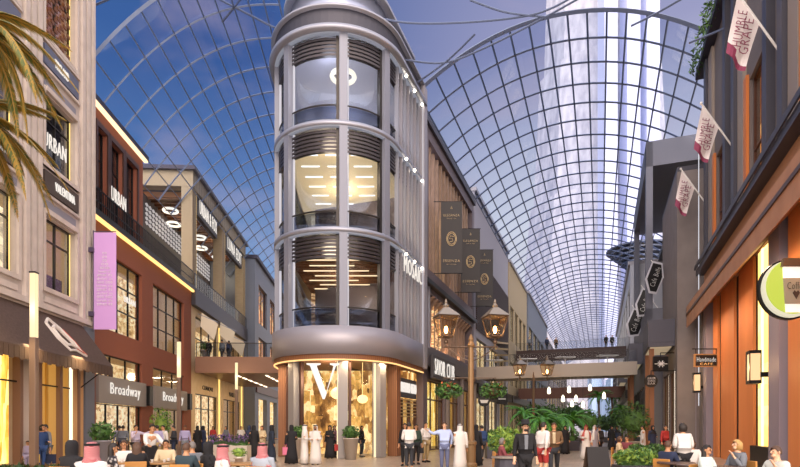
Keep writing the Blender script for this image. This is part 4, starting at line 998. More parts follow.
# ------------------------------------------------------------------ street lamps
LAMPF = mat('lamp_bronze', '#6a5747', .4, .6); LGL = glassm('lantern_glass', '#fff4e2', .5)
def lantern(name, label, loc, S, group=None):
    """a four sided tapering gas lantern standing on its stub"""
    t = thing(name, label, 'lantern', loc, .25, group); B_, T_ = .26*S, .44*S; z0, z1 = .42*S, 1.32*S
    a = MB(); a.tube([(0, 0, 0), (0, 0, z0)], .05*S, 8); a.ball((0, 0, .2*S), .11*S, 8); a.lathe([(.1*S, z0-.06*S), (B_*.9, z0)], 8)
    a.build('stub', LAMPF, t)
    a = MB()
    cb = [(-B_, -B_, z0), (B_, -B_, z0), (B_, B_, z0), (-B_, B_, z0)]; ct = [(-T_, -T_, z1), (T_, -T_, z1), (T_, T_, z1), (-T_, T_, z1)]
    for i in range(4): a.tube([cb[i], ct[i]], .03*S, 5); a.tube([cb[i], cb[(i+1) % 4]], .03*S, 5); a.tube([ct[i], ct[(i+1) % 4]], .035*S, 5)
    a.build('cage', LAMPF, t)
    a = MB(); q = .95; a.hexa([(x*q, y*q, z+.01) for x, y, z in cb], [(x*q, y*q, z-.01) for x, y, z in ct]); a.build('lamp_glass', LGL, t)
    a = MB(); e = T_*1.15; a.hexa([(-e, -e, z1+.02*S), (e, -e, z1+.02*S), (e, e, z1+.02*S), (-e, e, z1+.02*S)], [(-.12*S, -.12*S, z1+.42*S), (.12*S, -.12*S, z1+.42*S), (.12*S, .12*S, z1+.42*S), (-.12*S, .12*S, z1+.42*S)])
    a.lathe([(.1*S, z1+.42*S), (.14*S, z1+.5*S), (.05*S, z1+.62*S), (.07*S, z1+.68*S), (.01*S, z1+.82*S)], 8); a.build('roof_cap', mat('lamp_cap', '#8d8274', .35, .6), t)
    a = MB(); a.ball((0, 0, z0+.32*S), .09*S, 8, (1, 1, 1.9)); a.build('flame', LAMPG, t)
    light('POINT', Vector(loc)+Vector((0, -.02, z0+.35*S)), 45*S*S, (1, .62, .3), .12*S, name='lantern_light'); return t
Yp = 22.8
pp = G(471, Yp)
lp = thing('lamp_post', 'tall golden street lamp post with scrolled crossbars carrying two lanterns and baskets', 'lamp post', pp)
a = MB(); a.lathe([(.26, 0), (.26, .12), (.2, .2), (.2, .9), (.24, .95), (.24, 1.05), (.15, 1.12), (.13, 1.6), (.115, 4.6), (.1, 5.0)], 12)
a.lathe([(.14, 3.55), (.14, 3.7)], 12); a.lathe([(.12, 4.95), (.16, 5.05), (.09, 5.2), (.11, 5.3), (.03, 5.5)], 12); a.build('post', mat('post_gold', '#8b6f4e', .4, .5), lp)
a = MB(); zc = EYE+(HY-347)/F*Yp; xl, xr = (446-471)/F*Yp, (495-471)/F*Yp
a.tube([(xl-.1, 0, zc), (xr+.1, 0, zc)], .035)
for sgn, xe in ((-1, xl), (1, xr)):
    a.tube([(sgn*(.14+.22*t_*cos(t_*9)), 0, zc-.28+.2*t_*sin(t_*9)) for t_ in [k/20 for k in range(21)]], .018, 5)
    a.tube([(sgn*.12, 0, zc-.55), (sgn*.4, 0, zc-.45), (sgn*.75, 0, zc-.2), (sgn*.95, 0, zc-.03)], .022, 5)
zb2 = EYE+(HY-378)/F*Yp; a.tube([(xl-.1, 0, zb2), (xr+.05, 0, zb2)], .025); a.build('crossbar', LAMPF, lp)
lantern('lantern', 'large glowing lantern standing on the lamp post, on the side nearer the rounded tower', (pp.x+xl, pp.y, zc+.03), .92, 'lanterns on the golden post')
lantern('lantern', 'large glowing lantern standing on the lamp post, on the side nearer the terrace bridge', (pp.x+xr, pp.y, zc+.03), .92, 'lanterns on the golden post')
rg = random.Random(11)
FLOW = [mat('flower_orange', '#c8663c', .6), mat('leaf_mid', '#4a7030', .6)]
for i, x in enumerate((xl+.12, xr-.08)):
    hb = thing('hanging_basket', ['flower basket hung from the crossbar towards the rounded tower', 'flower basket hung from the crossbar towards the terrace bridge'][i], 'hanging basket', (pp.x+x, pp.y, zb2-.75), 0, 'flower baskets on the golden post')
    a = MB(); a.lathe([(.02, 0), (.2, .06), (.3, .2), (.32, .3)], 12); a.build('basket', mat('wicker', '#5a4630', .8), hb)
    a = MB(); leafy(a, (0, 0, .22), (.6, .5, .34), 420, .1, rg); a.build('foliage', LEAF, hb)
    a = MB(); leafy(a, (0, 0, .42), (.42, .4, .2), 120, .06, rg); a.build('flowers', FLOW, hb)
    a = MB()
    for k in range(3): t_ = 2*pi*k/3; a.tube([(.3*cos(t_), .3*sin(t_), .3), (0, 0, .74)], .012, 4)
    a.build('chain', BLACK, hb)
Yq = 45.0; pq = G(533.5, Yq)
l2 = thing('lamp_post', 'slimmer distant lamp post with two small lanterns in front of the pale terrace bridge', 'lamp post', pq)
a = MB(); a.lathe([(.22, 0), (.22, .8), (.12, 1.0), (.1, 5.7), (.03, 6.2)], 10); a.build('post', LAMPF, l2)
a = MB(); a.tube([(-1.2, 0, 5.5), (1.2, 0, 5.5)], .035); a.build('crossbar', LAMPF, l2)
lantern('lantern', 'small distant lantern on the slim post, nearer the beige buildings', (pq.x-1.12, pq.y, 5.53), .95, 'lanterns on the slim distant post')
lantern('lantern', 'small distant lantern on the slim post, nearer the street middle', (pq.x+1.12, pq.y, 5.53), .95, 'lanterns on the slim distant post')
for i, (px, py_top, Y, lb) in enumerate(((34, 272, 17.6, 'slim square light column in front of the dark awning'), (179, 341, 31.6, 'slim light column in front of the second shopfront sign'), (236.5, 362, 42, 'slim light column standing before the footbridge'))):
    g = G(px, Y); H = EYE+(HY-py_top)/F*Y
    t = thing('light_column', lb, 'lamp post', g, 0, 'slim light columns of the left street')
    MB().box(-.1, .1, -.1, .1, 0, H-2.1).build('post', mat('column_bronze', '#8a7466', .4, .5), t, bevel=.01)
    MB().box(-.085, .085, -.085, .085, H-2.09, H-.05).build('lamp_tube', lit('column_lamp', '#ffe2ae', 1.1), t)
    MB().box(-.1, .1, -.1, .1, H-.05, H).build('cap', DARK, t)
    light('POINT', g+Vector((0, -.35, H-1.2)), 60, (1, .78, .5), .3, name='column_light')
# pendants under the bridges
PD = [(569, 390, 56), (563, 399, 58), (576, 399, 54), (572, 404, 60), (583, 405, 58), (549, 391, 54), (590, 388, 62), (604, 396, 64)]
for i, (px, py, Y) in enumerate(PD):
    Y = 49.2+(Y-58)*.06; p = P(px, py, Y); t = thing('pendant_lamp', 'white glowing pendant lamp hung under the pale terrace bridge, '+['highest near the middle', 'second from the slim post', 'hanging right of the second one', 'lowest on the middle left', 'lowest on the middle right', 'closest to the slim post', 'just right of the middle', 'farthest to the balcony side'][i], 'lamp', p, 0, 'white pendants under the terrace bridge')
    a = MB(); a.lathe([(.05, .36), (.13, .22), (.17, -.15), (.1, -.26)], 10); a.build('shade', lit('pendant_white', '#fff0d0', 2.6), t)
    a = MB(); a.tube([(0, 0, .36), (0, 0, 6.26-p.z)], .02, 4); a.build('wire', BLACK, t)

# ------------------------------------------------------------------ plants
def frond(L_, droop, rg, wd=.42, n=34):
    a = MB(); pts = []
    for k in range(n+1):
        s_ = k/n; pts.append(Vector((L_*s_*(1-.18*s_*droop), 0, L_*(.55*s_-(.55+.62*droop)*s_*s_))))
    a.tube(pts[::3], [.035*(1-k/len(pts[::3]))+.006 for k in range(len(pts[::3]))], 4)
    for k in range(2, n):
        s_ = k/n; w_ = wd*(sin(pi*min(1, s_*1.02))**.55)*rg.uniform(.85, 1.1)
        t_ = (pts[k+1]-pts[k-1]).normalized()
        for sg in (-1, 1):
            for q in (0, .5):
                o = pts[k].lerp(pts[k+1], q); a.mi = rg.randrange(2)
                tip = o+Vector((t_.x*w_*.7, sg*w_*.72, t_.z*w_*.7-w_*.45)); m_ = o.lerp(tip, .5)+Vector((0, 0, .06)); pr = t_*(.014 if n > 30 else .026)
                v = [a.bm.verts.new(x) for x in (o-pr, o+pr, m_+pr*1.1, m_-pr*1.1, tip)]; a.face(v[:4]); a.face([v[3], v[2], v[4]])
    return a
def palm(label, base, H, L_, nf, seed, mats, group=None, droop=(.6, 1.5), tr=.2):
    rg = random.Random(seed); t = thing('palm_tree', label, 'palm', base, 0, group)
    a = MB(); a.tube([(0, 0, 0), (.05, 0, H*.4), (.0, .05, H*.8), (0, 0, H)], [tr*1.2, tr, tr*.9, tr*1.1], 10)
    a.build('trunk', mat('palm_bark', '#6b5138', .9, c2='#4c3a29', scale=6, kind='wave', stretch=(.2, .2, 2), bump=.5), t)
    for k in range(nf):
        a = frond(L_*rg.uniform(.85, 1.1), rg.uniform(*droop), rg, L_*(.14 if nf > 20 else .2), 60 if nf > 20 else 20); o = a.build('frond', mats, t); o.location = (0, 0, H); o.rotation_euler = (0, -.0, 2*pi*k/nf*1.0+rg.uniform(-.15, .15)); o.rotation_euler.y = rg.choice((-.75, -.35, 0, .15))
    return t
PALM = [mat('frond_gold', '#a8842e', .5), mat('frond_green', '#5f6a2c', .5)]
palm('tall date palm whose golden green fronds hang over the stone building', G(-34, 12), 10.3, 2.1, 34, 5, PALM)
palm('second date palm crown lower down in front of the stone building', G(-36, 13.2), 8.9, 2.2, 34, 8, PALM)
PG = [mat('palm_green', '#4f8a2c', .5), mat('palm_deep', '#2f6324', .5)]
for i, (px, Y, H, L_) in enumerate(((541, 36, 2.1, 1.8), (556, 38, 2.3, 1.9), (572, 41, 2.2, 1.8), (524, 41, 2.6, 1.5))):
    palm(['bright green palm behind the man in the black hat', 'bright green palm between the slim lamp post and the street middle', 'green palm at the middle of the wide street', 'smaller green palm beside the slim lamp post'][i], G(px, Y), H, L_, 14, 20+i, PG, 'low green palms in the wide street', (.5, 1.1), .14)
for i, (px, Y, H) in enumerate(((599, 70, 5.6), (612, 76, 6.2), (622, 64, 3.6))):
    palm(['tall thin palm against the hazy towers', 'tall thin palm right of the hazy towers', 'short palm by the right hand balconies'][i], G(px, Y), H, 2.0, 13, 40+i, PG, 'far palms at the street end', (.5, 1.2), .13)
def bush(label, base, r, h, n, size, mats, pot=None, seed=1, cat='plant', name='potted_shrub', stem=0):
    rg = random.Random(seed); t = thing(name, label, cat, base)
    ph = 0
    if pot:
        ph, r0, r1, pm = pot; a = MB(); a.lathe([(r0, 0), (r1, ph-.05), (r1+.03, ph-.05), (r1+.03, ph), (r1-.05, ph), (r1-.05, ph-.08)], 20); a.build('pot', pm, t, True)
    if stem: a = MB(); a.tube([(0, 0, ph-.1), (.02, 0, ph+stem+h*.5)], .05, 6); a.build('stem', mat('bark', '#5b4532', .9), t)
    a = MB(); leafy(a, (0, 0, ph+stem+h*.5), (r, r, h*.6), n, size, rg); a.ball((0, 0, ph+stem+h*.45), min(r, h)*.62, 8); a.build('foliage', mats, t); return t
POTW = mat('pot_cream', '#b9aea2', .6); POTG = mat('pot_grey', '#8f8d96', .5)
bush('ball shrub in a tall grey cone pot in front of the brick building', G(102.5, 21), .5, .62, 520, .09, LEAF, (1.15, .2, .3, POTG), 2)
bush('ball shrub in a tall cream pot left of the white letter', G(298, 29.4), .45, .6, 420, .09, LEAF, (1.1, .27, .38, POTW), 3)
bush('ball shrub in a tall cream pot right of the silver column', G(351, 28.3), .45, .6, 420, .09, LEAF, (1.1, .27, .38, POTW), 4)
bush('round light green shrub in a terracotta pot beside the man in the black hat', G(505, 19), .62, .85, 700, .09, LEAFL, (.75, .3, .4, mat('terracotta', '#9a6248', .7)), 5)
bush('tall loose tree shrub by the balconies on the right', G(634, 38), 1.2, 2.2, 700, .13, LEAF, (.7, .4, .5, mat('pot_cream', '#b9aea2', .6)), 6, stem=.4, name='street_tree', cat='tree')
bush('small tree by the second shopfront of the brick building', G(161, 31.5), .6, 1.5, 420, .1, LEAFL, (.6, .3, .4, POTG), 7, stem=.6, name='street_tree', cat='tree')
bush('dark round shrub on the pavement beside the low green palms', G(590, 46), 1.0, 1.6, 500, .13, LEAF, (.6, .4, .5, POTW), 8, stem=.8, name='street_tree', cat='tree')
bush('green shrub in a pot on the left footbridge', Vector((G(206, 46).x, 46, 7.1)), .5, .7, 300, .09, LEAF, (1.0, .25, .36, POTG), 9)
bush('small potted plant on a cafe table in the foreground', G(239, 13.5), .2, .2, 160, .04, LEAFL, (.14, .08, .1, POTW), 10).location.z = .78
def hedge(label, x0, x1, Y, d, hb, hp, mats, n, seed, name='hedge_planter', bm_=POTW, size=.08):
    a0, a1 = G(x0, Y).x, G(x1, Y).x; t = thing(name, label, 'planter', ((a0+a1)/2, Y, 0)); w_ = (a1-a0)/2; rg = random.Random(seed)
    if hb: a = MB(); a.box(-w_, w_, 0, d, 0, hb); a.build('planter_box', bm_, t, bevel=.015)
    a = MB(); a.mi = 1; a.box(-w_*.8, w_*.8, .25, d-.15, hb, hb+hp*.35)
    for k in range(n): pass
    m_ = max(1, int(2*w_/.45))
    for k in range(m_): leafy(a, (-w_+(k+.5)*2*w_/m_, d/2, hb+hp*.55), (w_/m_*1.2, d*.55, hp*.55), n//m_, size, rg)
    a.build('foliage', mats, t); return t
PUR = [mat('flower_purple', '#7d5a9a', .6), mat('leaf_dark', '#2c4a22', .6), mat('leaf_dark', '#2c4a22', .6)]
hedge('stone planter with purple flowers behind the ghutra diners', 206, 250, 30, .9, .7, .55, PUR[:2], 700, 1)
hedge('low pale stone planter box left of the tower', 229, 247, 27, .8, .75, .1, LEAF, 120, 2)
hedge('clipped hedge planter in the right foreground behind the sign board', 622, 662, 15.5, .8, .55, .42, LEAFL, 900, 3, bm_=SLATE)
hedge('long dark green hedge planter beside the seated man in navy', 634, 668, 19, .7, .65, .38, LEAF, 700, 4, bm_=SLATE)
hedge('foreground planting of mixed leaves along the gold lit shopfront', -20, 62, 13.6, .8, .25, .42, [mat('leaf_dark', '#2c4a22', .6), mat('leaf_bronze', '#6b5030', .6)], 1300, 5, bm_=BROWN)
hedge('dark hedge planter behind the terracotta potted shrub', 487, 506, 29, .8, .8, .7, LEAF, 600, 6, bm_=SLATE)
hedge('hedge planter under the low green palms', 536, 580, 39, 1.0, .7, .8, LEAF, 800, 7, bm_=SLATE, size=.11)
# A-frame board
t = thing('sandwich_board', 'black standing sandwich board in the middle of the wide street', 'sign', G(597, 14.6), .15)
a = MB(); a.hexa([(-.33, -.28, 0), (.33, -.28, 0), (.33, -.24, 0), (-.33, -.24, 0)], [(-.3, -.03, 1.12), (.3, -.03, 1.12), (.3, .0, 1.12), (-.3, .0, 1.12)]); a.build('front_board', mat('chalk_black', '#1d1a1c', .7), t)
a = MB(); a.hexa([(-.33, .28, 0), (.33, .28, 0), (.33, .24, 0), (-.33, .24, 0)], [(-.3, .04, 1.12), (.3, .04, 1.12), (.3, .01, 1.12), (-.3, .01, 1.12)]); a.build('rear_board', mat('board_wood', '#4a382c', .7), t)

# ------------------------------------------------------------------ people
def skin(nodes, edges, root='pelvis', lvl=1):
    """one continuous surface grown round a skeleton; nodes: name -> (x, y, z, radius)"""
    names = list(nodes); me = bpy.data.meshes.new('s'); me.from_pydata([nodes[n][:3] for n in names], [(names.index(a_), names.index(b_)) for a_, b_ in edges], [])
    o = bpy.data.objects.new('s', me); COL.objects.link(o); o.modifiers.new('k', 'SKIN')
    for i, n in enumerate(names):
        v = me.skin_vertices[0].data[i]; r = nodes[n][3]; v.radius = r if isinstance(r, tuple) else (r, r); v.use_root = (n == root)
    if lvl: m = o.modifiers.new('b', 'SUBSURF'); m.levels = lvl
    bpy.context.view_layer.update(); dg = bpy.context.evaluated_depsgraph_get()
    out = bpy.data.meshes.new_from_object(o.evaluated_get(dg)); bpy.data.objects.remove(o); bpy.data.meshes.remove(me); return out
def skeleton(pose='stand', la='down', ra='down', lean=0.0, fem=False, stride=0.0):
    sw = .17 if fem else .195; dz = -.46 if pose == 'sit' else 0
    N_ = {}
    def T(x, y, z):           # lean the trunk forward about the pelvis
        zz_ = z-.95; return (x, y+sin(lean)*zz_, .95+cos(lean)*zz_+dz)
    def put(n, p, r): N_[n] = (*p, r)
    put('pelvis', T(0, 0, .95), (.15, .11)); put('waist', T(0, 0, 1.1), (.125 if fem else .14, .095)); put('chest', T(0, .01, 1.32), (.14 if fem else .165, .11))
    put('neckb', T(0, 0, 1.47), (.07, .06)); put('neck', T(0, .01, 1.54), .048); put('head', T(0, .03, 1.64), (.074, .088)); put('crown', T(0, .02, 1.71), (.068, .08))
    E_ = [('pelvis', 'waist'), ('waist', 'chest'), ('chest', 'neckb'), ('neckb', 'neck'), ('neck', 'head'), ('head', 'crown')]
    for s, arm, sg in (('l', la, -1), ('r', ra, 1)):
        sh = Vector(T(sg*sw, 0, 1.42))
        el, wr = {'down': ((.05, -.02, -.29), (.03, .06, -.25)), 'bent': ((.05, -.03, -.28), (-.1, .23, -.02)), 'cross': ((.04, .02, -.28), (-.22, .16, .05)),
                  'table': ((.05, .1, -.26), (-.06, .25, -.02)), 'reach': ((.06, .2, -.2), (.02, .26, -.06)), 'point': ((.2, .12, -.08), (.2, .12, .12)),
                  'face': ((.06, .08, -.27), (-.08, .12, .24)), 'bag': ((.06, -.02, -.29), (.03, .03, -.27)), 'back': ((.08, -.12, -.25), (-.06, .02, -.25))}[arm]
        e = sh+Vector((el[0]*sg, el[1], el[2])); w_ = e+Vector((wr[0]*sg, wr[1], wr[2])); d = (w_-e).normalized(); p = w_+d*.075
        put('sh'+s, sh, .058 if fem else .066); put('el'+s, e, .04); put('wr'+s, w_, .026); put('pa'+s, p, (.036, .02))
        E_ += [('chest', 'sh'+s), ('sh'+s, 'el'+s), ('el'+s, 'wr'+s), ('wr'+s, 'pa'+s)]
        sd = d.cross(Vector((0, 0, 1))); sd = sd.normalized() if sd.length > .2 else Vector((0, 1, 0)); cu = d.cross(sd).normalized()
        for k, (off, ln) in enumerate(((-.027, .055), (-.009, .066), (.009, .062), (.027, .048))):
            b_ = p+d*.03+sd*off; m_ = b_+d*ln*.55+sd*off*.15; t_ = m_+d*ln*.4+cu*.018*(1 if cu.z < 0 else -1)
            put('f%s%da' % (s, k), b_, .0095); put('f%s%db' % (s, k), m_, .009); put('f%s%dc' % (s, k), t_, .007)
            E_ += [('pa'+s, 'f%s%da' % (s, k)), ('f%s%da' % (s, k), 'f%s%db' % (s, k)), ('f%s%db' % (s, k), 'f%s%dc' % (s, k))]
        b_ = p-d*.03-sd*.03; t_ = b_-sd*.025+d*.04; put('t%sa' % s, b_, .011); put('t%sb' % s, t_, .009); E_ += [('wr'+s, 't%sa' % s), ('t%sa' % s, 't%sb' % s)]
        hp = Vector((sg*.095, 0, .9+dz))
        if pose == 'sit': kn, an = Vector((sg*.12, .42, .5)), Vector((sg*.12, .40, .09))
        else:
            st = stride*sg; kn = Vector((sg*.1, .03+st*.22, .5)); an = Vector((sg*.1, -.03+st*.42, .09+(abs(st)*.06 if st < 0 else 0)))
        put('hp'+s, hp, .092); put('kn'+s, kn, .058); put('cf'+s, kn.lerp(an, .35), .054); put('an'+s, an, .036); put('ft'+s, an+Vector((sg*.01, .09, -.05)), (.038, .03)); put('to'+s, an+Vector((sg*.02, .17, -.062)), (.036, .02))
        E_ += [('pelvis', 'hp'+s), ('hp'+s, 'kn'+s), ('kn'+s, 'cf'+s), ('cf'+s, 'an'+s), ('an'+s, 'ft'+s), ('ft'+s, 'to'+s)]
    return N_, E_
def garment(N_, E_, names, grow, cut=None):
    k = {n: (*N_[n][:3], tuple(r+grow for r in N_[n][3]) if isinstance(N_[n][3], tuple) else N_[n][3]+grow) for n in names}
    if cut:
        for n, (a_, b_, t_) in cut.items():
            A_, B_ = Vector(N_[a_][:3]), Vector(N_[b_][:3]); r = N_[a_][3]; r = (r[0] if isinstance(r, tuple) else r)*.85+grow; k[n] = (*A_.lerp(B_, t_), r)
    return k
SKINM = [mat('skin_tan', '#b98762', .5), mat('skin_light', '#dcaf8e', .5), mat('skin_deep', '#8c5f42', .5)]
HAIR = mat('hair_dark', '#231b17', .6); HAIRB = mat('hair_brown', '#4d3424', .6); HAIRG = mat('hair_blond', '#b08a52', .6); HAIRW = mat('hair_grey', '#6d6763', .6)
CLO = lambda n, h: mat('cloth_'+n, h, .85)
WHT = CLO('white', '#d2cdc8'); BLK = CLO('black', '#17161a'); NVY = CLO('navy', '#232c47'); GRY = CLO('grey', '#6d7178'); KHA = CLO('khaki', '#a08a62')
BLU = CLO('pale_blue', '#a9b8dc'); RED = CLO('red', '#a3302f'); MAR = CLO('maroon', '#7a3b42'); LIL = CLO('lilac', '#9a93b5'); CHA = CLO('charcoal', '#303238'); BEI = CLO('beige', '#c4b190'); BRN = CLO('brown', '#6b5238')
DBL = CLO('deep_blue', '#26406e'); PIN = CLO('pink', '#c46a86')
CHK = mat('red_check', '#c08f90', .85, c2='#93303a', scale=55, kind='checker'); PAT = mat('bw_pattern', '#e2dedb', .85, c2='#232026', scale=14, kind='voronoi')
def hood(head, kind, m, parent, drape=.34, name='headscarf', face_gap=52, lean=0, asym=1):
    """head cloth: rings from crown to shoulders, open at the face"""
    hx, hy, hz = head; prof = [(.012, .012, .135, 0), (.06, .07, .125, 0), (.092, .108, .085, .12), (.1, .118, .03, .8), (.1, .12, -.04, 1), (.1, .118, -.1, .75)]
    if kind == 'hijab': prof += [(.1, .11, -.15, 0), (.16, .14, -.23, 0), (.215, .165, -.3, 0), (.235, .175, -.36, 0)]
    else: prof += [(.13, .13, -.15, .75), (.19, .15, -.23, .65), (.23, .17, -.32, .6), (.245, .18, -.32-drape*.5, .6), (.24, .175, -.32-drape, .65)]
    a = MB(); n = 22; rows = []
    for rx, ry, z, g in prof:
        gp = radians(face_gap)*g; row = []
        for k in range(n+1):
            t_ = pi/2+gp+(2*pi-2*gp)*k/n; fold = 1+.04*sin(k*2.3)*(1 if z < -.15 else 0)
            row.append(a.v(hx+rx*fold*cos(t_), hy-.012+ry*fold*sin(t_)*(.85 if z < -.2 else 1), hz+z))
        rows.append(row)
    for p, q in zip(rows, rows[1:]):
        for k in range(n): a.face([p[k], p[k+1], q[k+1], q[k]])
    o = a.build(name, m, parent, True); return o
def robe(N_, m, parent, hem=.04, name='robe', flare=.27, pose='stand', lean=0):
    a = MB(); n = 20; rows = []
    if pose == 'sit':
        px, py, pz = N_['pelvis'][:3]
        a.box(-.23, .23, -.13, .46, pz-.1, pz+.1); a.box(-.24, .24, .3, .48, .12, pz-.1)
        prof = [(.2, .15, pz-.02, py), (.19, .14, pz+.2, N_['waist'][1]), (.22, .145, N_['chest'][2], N_['chest'][1]), (.2, .12, N_['shl'][2]+.02, N_['shl'][1]), (.08, .075, N_['neckb'][2]+.03, N_['neckb'][1])]
    else: prof = [(flare, flare*.78, hem, 0), (flare*.9, flare*.68, .35, 0), (.215, .165, .7, 0), (.2, .15, .95, 0), (.18, .135, 1.12, N_['waist'][1]), (.21, .14, N_['chest'][2], N_['chest'][1]), (.2, .115, N_['shl'][2]+.02, N_['shl'][1]), (.08, .075, N_['neckb'][2]+.03, N_['neckb'][1])]
    for rx, ry, z, y in prof:
        rows.append([a.v(rx*(1+.05*sin(k*2.7)*(1 if z < .8 else 0))*cos(2*pi*k/n), y+ry*sin(2*pi*k/n), z) for k in range(n)])
    for p, q in zip(rows, rows[1:]):
        for k in range(n): a.face([p[k], p[(k+1) % n], q[(k+1) % n], q[k]])
    a.face(rows[0]); a.face(rows[-1])
    for s in 'lr':
        S_, E2, W_ = (Vector(N_[x+s][:3]) for x in ('sh', 'el', 'wr')); a.tube([S_.lerp(Vector((0, S_.y, S_.z)), .3), S_, S_.lerp(E2, .5), E2, E2.lerp(W_, .5), W_], [.07, .08, .072, .066, .062, .06], 9)
    return a.build(name, m, parent, True)
def hair(head, m, parent, style='short'):
    hx, hy, hz = head; a = MB(); n, k_ = 16, 8; rows = []
    for i in range(k_+1):
        ph = pi*.5*i/k_*1.25; row = []
        for k in range(n):
            t_ = 2*pi*k/n; y = sin(t_); lim = .30*pi if y > .45 else (.46*pi if y > -.1 else .62*pi); q = min(ph, lim)
            row.append(a.v(hx+.088*sin(q)*cos(t_), hy-.006+.104*sin(q)*y, hz+.005+.118*cos(q)))
        rows.append(row)
    for p, q in zip(rows, rows[1:]):
        for k in range(n): a.face([p[k], p[(k+1) % n], q[(k+1) % n], q[k]])
    if style == 'long': a.lathe([(.09, .06), (.1, -.05), (.11, -.16), (.1, -.27), (.04, -.33)], 14, (hx, hy-.05, hz), 1, .62)
    if style == 'bun': a.ball((hx, hy-.1, hz+.06), .06, 10)
    if style == 'bob': a.lathe([(.085, .07), (.105, 0), (.1, -.1), (.03, -.13)], 14, (hx, hy-.035, hz), 1, .78)
    return a.build('hair', m, parent, True)
def person(label, px, Y, facing, top=None, legs=None, kind='western', pose='stand', la='down', ra='down', fem=False, hairm=None, style='short', sk=0, lean=0, stride=0, h=1.0,
           scarf=None, shoes=None, extra=(), group=None, z=0, cat='person', sleeve='long', hem=.95, open_coat=None, beard=False, xy=None):
    base = Vector(xy) if xy else G(px, Y, z)
    t = thing('person', label, cat, base, radians(facing), group); t.scale = (h, h, h)
    N_, E_ = skeleton(pose, la, ra, lean, fem, stride)
    me = skin(N_, E_); hd = N_['head'][:3]
    bm = bmesh.new(); bm.from_mesh(me); bpy.data.meshes.remove(me)
    b = MB(); b.bm.free(); b.bm = bm
    # brow, nose, chin and ears modelled onto the head of the same body mesh
    b.hexa([(-.012, hd[1]+.078, hd[2]+.03), (.012, hd[1]+.078, hd[2]+.03), (.02, hd[1]+.08, hd[2]-.022), (-.02, hd[1]+.08, hd[2]-.022)], [(-.005, hd[1]+.094, hd[2]+.022), (.005, hd[1]+.094, hd[2]+.022), (.009, hd[1]+.114, hd[2]-.016), (-.009, hd[1]+.114, hd[2]-.016)])
    b.ball((hd[0], hd[1]+.045, hd[2]-.062), .047, 8, (1.05, .95, .8))
    for sg in (-1, 1): b.ball((sg*.078, hd[1]-.002, hd[2]), .026, 6, (.45, .8, 1.3))
    body = b.build('body', SKINM[sk], t, True)
    if abs(((facing+180) % 360)-180) > 60 and Y < 26:
        a = MB()
        for sg in (-1, 1): a.ball((sg*.03, hd[1]+.081, hd[2]+.018), .0105, 6)
        a.build('eyes', HAIR, t); a = MB(); a.box(-.024, .024, hd[1]+.083, hd[1]+.09, hd[2]-.05, hd[2]-.042); a.build('mouth', mat('lips', '#8d4a44', .5), t)
    if kind == 'western':
        arms = ['shl', 'ell', 'shr', 'elr']; nm = ['pelvis', 'waist', 'chest', 'neckb']+arms; Eg = [('pelvis', 'waist'), ('waist', 'chest'), ('chest', 'neckb'), ('chest', 'shl'), ('shl', 'ell'), ('chest', 'shr'), ('shr', 'elr')]
        g_ = garment(N_, E_, nm, .02)
        for q_, gr in (('chest', .036), ('neckb', .034), ('waist', .03)): x_ = N_[q_]; g_[q_] = (*x_[:3], (x_[3][0]+gr*.7, x_[3][1]+gr))
        for s in 'lr':
            q = .9 if sleeve == 'long' else .15
            A_, B_ = Vector(N_['el'+s][:3]), Vector(N_['wr'+s][:3]); g_['cu'+s] = (*A_.lerp(B_, q), .046); Eg.append(('el'+s, 'cu'+s))
        hz = N_['pelvis']; g_['hem'] = (hz[0], hz[1], hz[2]-(.06 if pose == 'sit' else (.95-hem)+.03), (.185, .14)); Eg.append(('pelvis', 'hem'))
        new_obj('jacket' if open_coat else 'shirt', skin(g_, Eg, 'pelvis'), top, t, True)
        if open_coat:
            a = MB(); c_ = N_['chest']; w0 = N_['waist']; a.hexa([(-.05, c_[1]+.1, c_[2]+.13), (.05, c_[1]+.1, c_[2]+.13), (.045, w0[1]+.105, w0[2]), (-.045, w0[1]+.105, w0[2])], [(-.045, c_[1]+.135, c_[2]+.1), (.045, c_[1]+.135, c_[2]+.1), (.035, w0[1]+.13, w0[2]), (-.035, w0[1]+.13, w0[2])]); a.build('shirt_front', open_coat, t)
        g_ = garment(N_, E_, ['pelvis', 'hpl', 'knl', 'hpr', 'knr'], .022); Eg = [('pelvis', 'hpl'), ('hpl', 'knl'), ('pelvis', 'hpr'), ('hpr', 'knr')]
        if not (legs is RED):
            for s in 'lr':
                A_, B_ = Vector(N_['kn'+s][:3]), Vector(N_['an'+s][:3]); g_['cm'+s] = (*A_.lerp(B_, .45), .068); g_['ch'+s] = (*A_.lerp(B_, .92), .056); Eg += [('kn'+s, 'cm'+s), ('cm'+s, 'ch'+s)]
        new_obj('trousers' if legs is not RED else 'shorts', skin(g_, Eg, 'pelvis'), legs, t, True)
    else:
        robe(N_, top, t, pose=pose, flare=.27 if kind == 'thobe' else .3)
    a = MB()
    for s in 'lr':
        A_, T_ = Vector(N_['an'+s][:3]), Vector(N_['to'+s][:3]); a.tube([A_+Vector((0, -.05, -.05)), A_+Vector((0, .03, -.04)), T_+Vector((0, .02, 0))], [.046, .05, .036], 8)
    a.build('shoes', shoes or BLK, t, True)
    if scarf: hood(hd, 'ghutra' if kind != 'abaya' else 'hijab', scarf, t, name='headscarf')
    if kind == 'thobe' and scarf:
        a = MB()
        for z_ in (.083, .1): a.tube([(hd[0]+.094*cos(2*pi*k/20), hd[1]-.012+.111*sin(2*pi*k/20), hd[2]+z_) for k in range(21)], .011, 5, False)
        a.build('head_cord', BLK, t)
    if hairm: hair(hd, hairm, t, style)
    if beard: a = MB(); a.ball((hd[0], hd[1]+.06, hd[2]-.07), .05, 8, (1.05, .7, .75)); a.build('beard', HAIR, t, True)
    for e in extra: e(t, N_)
    return t
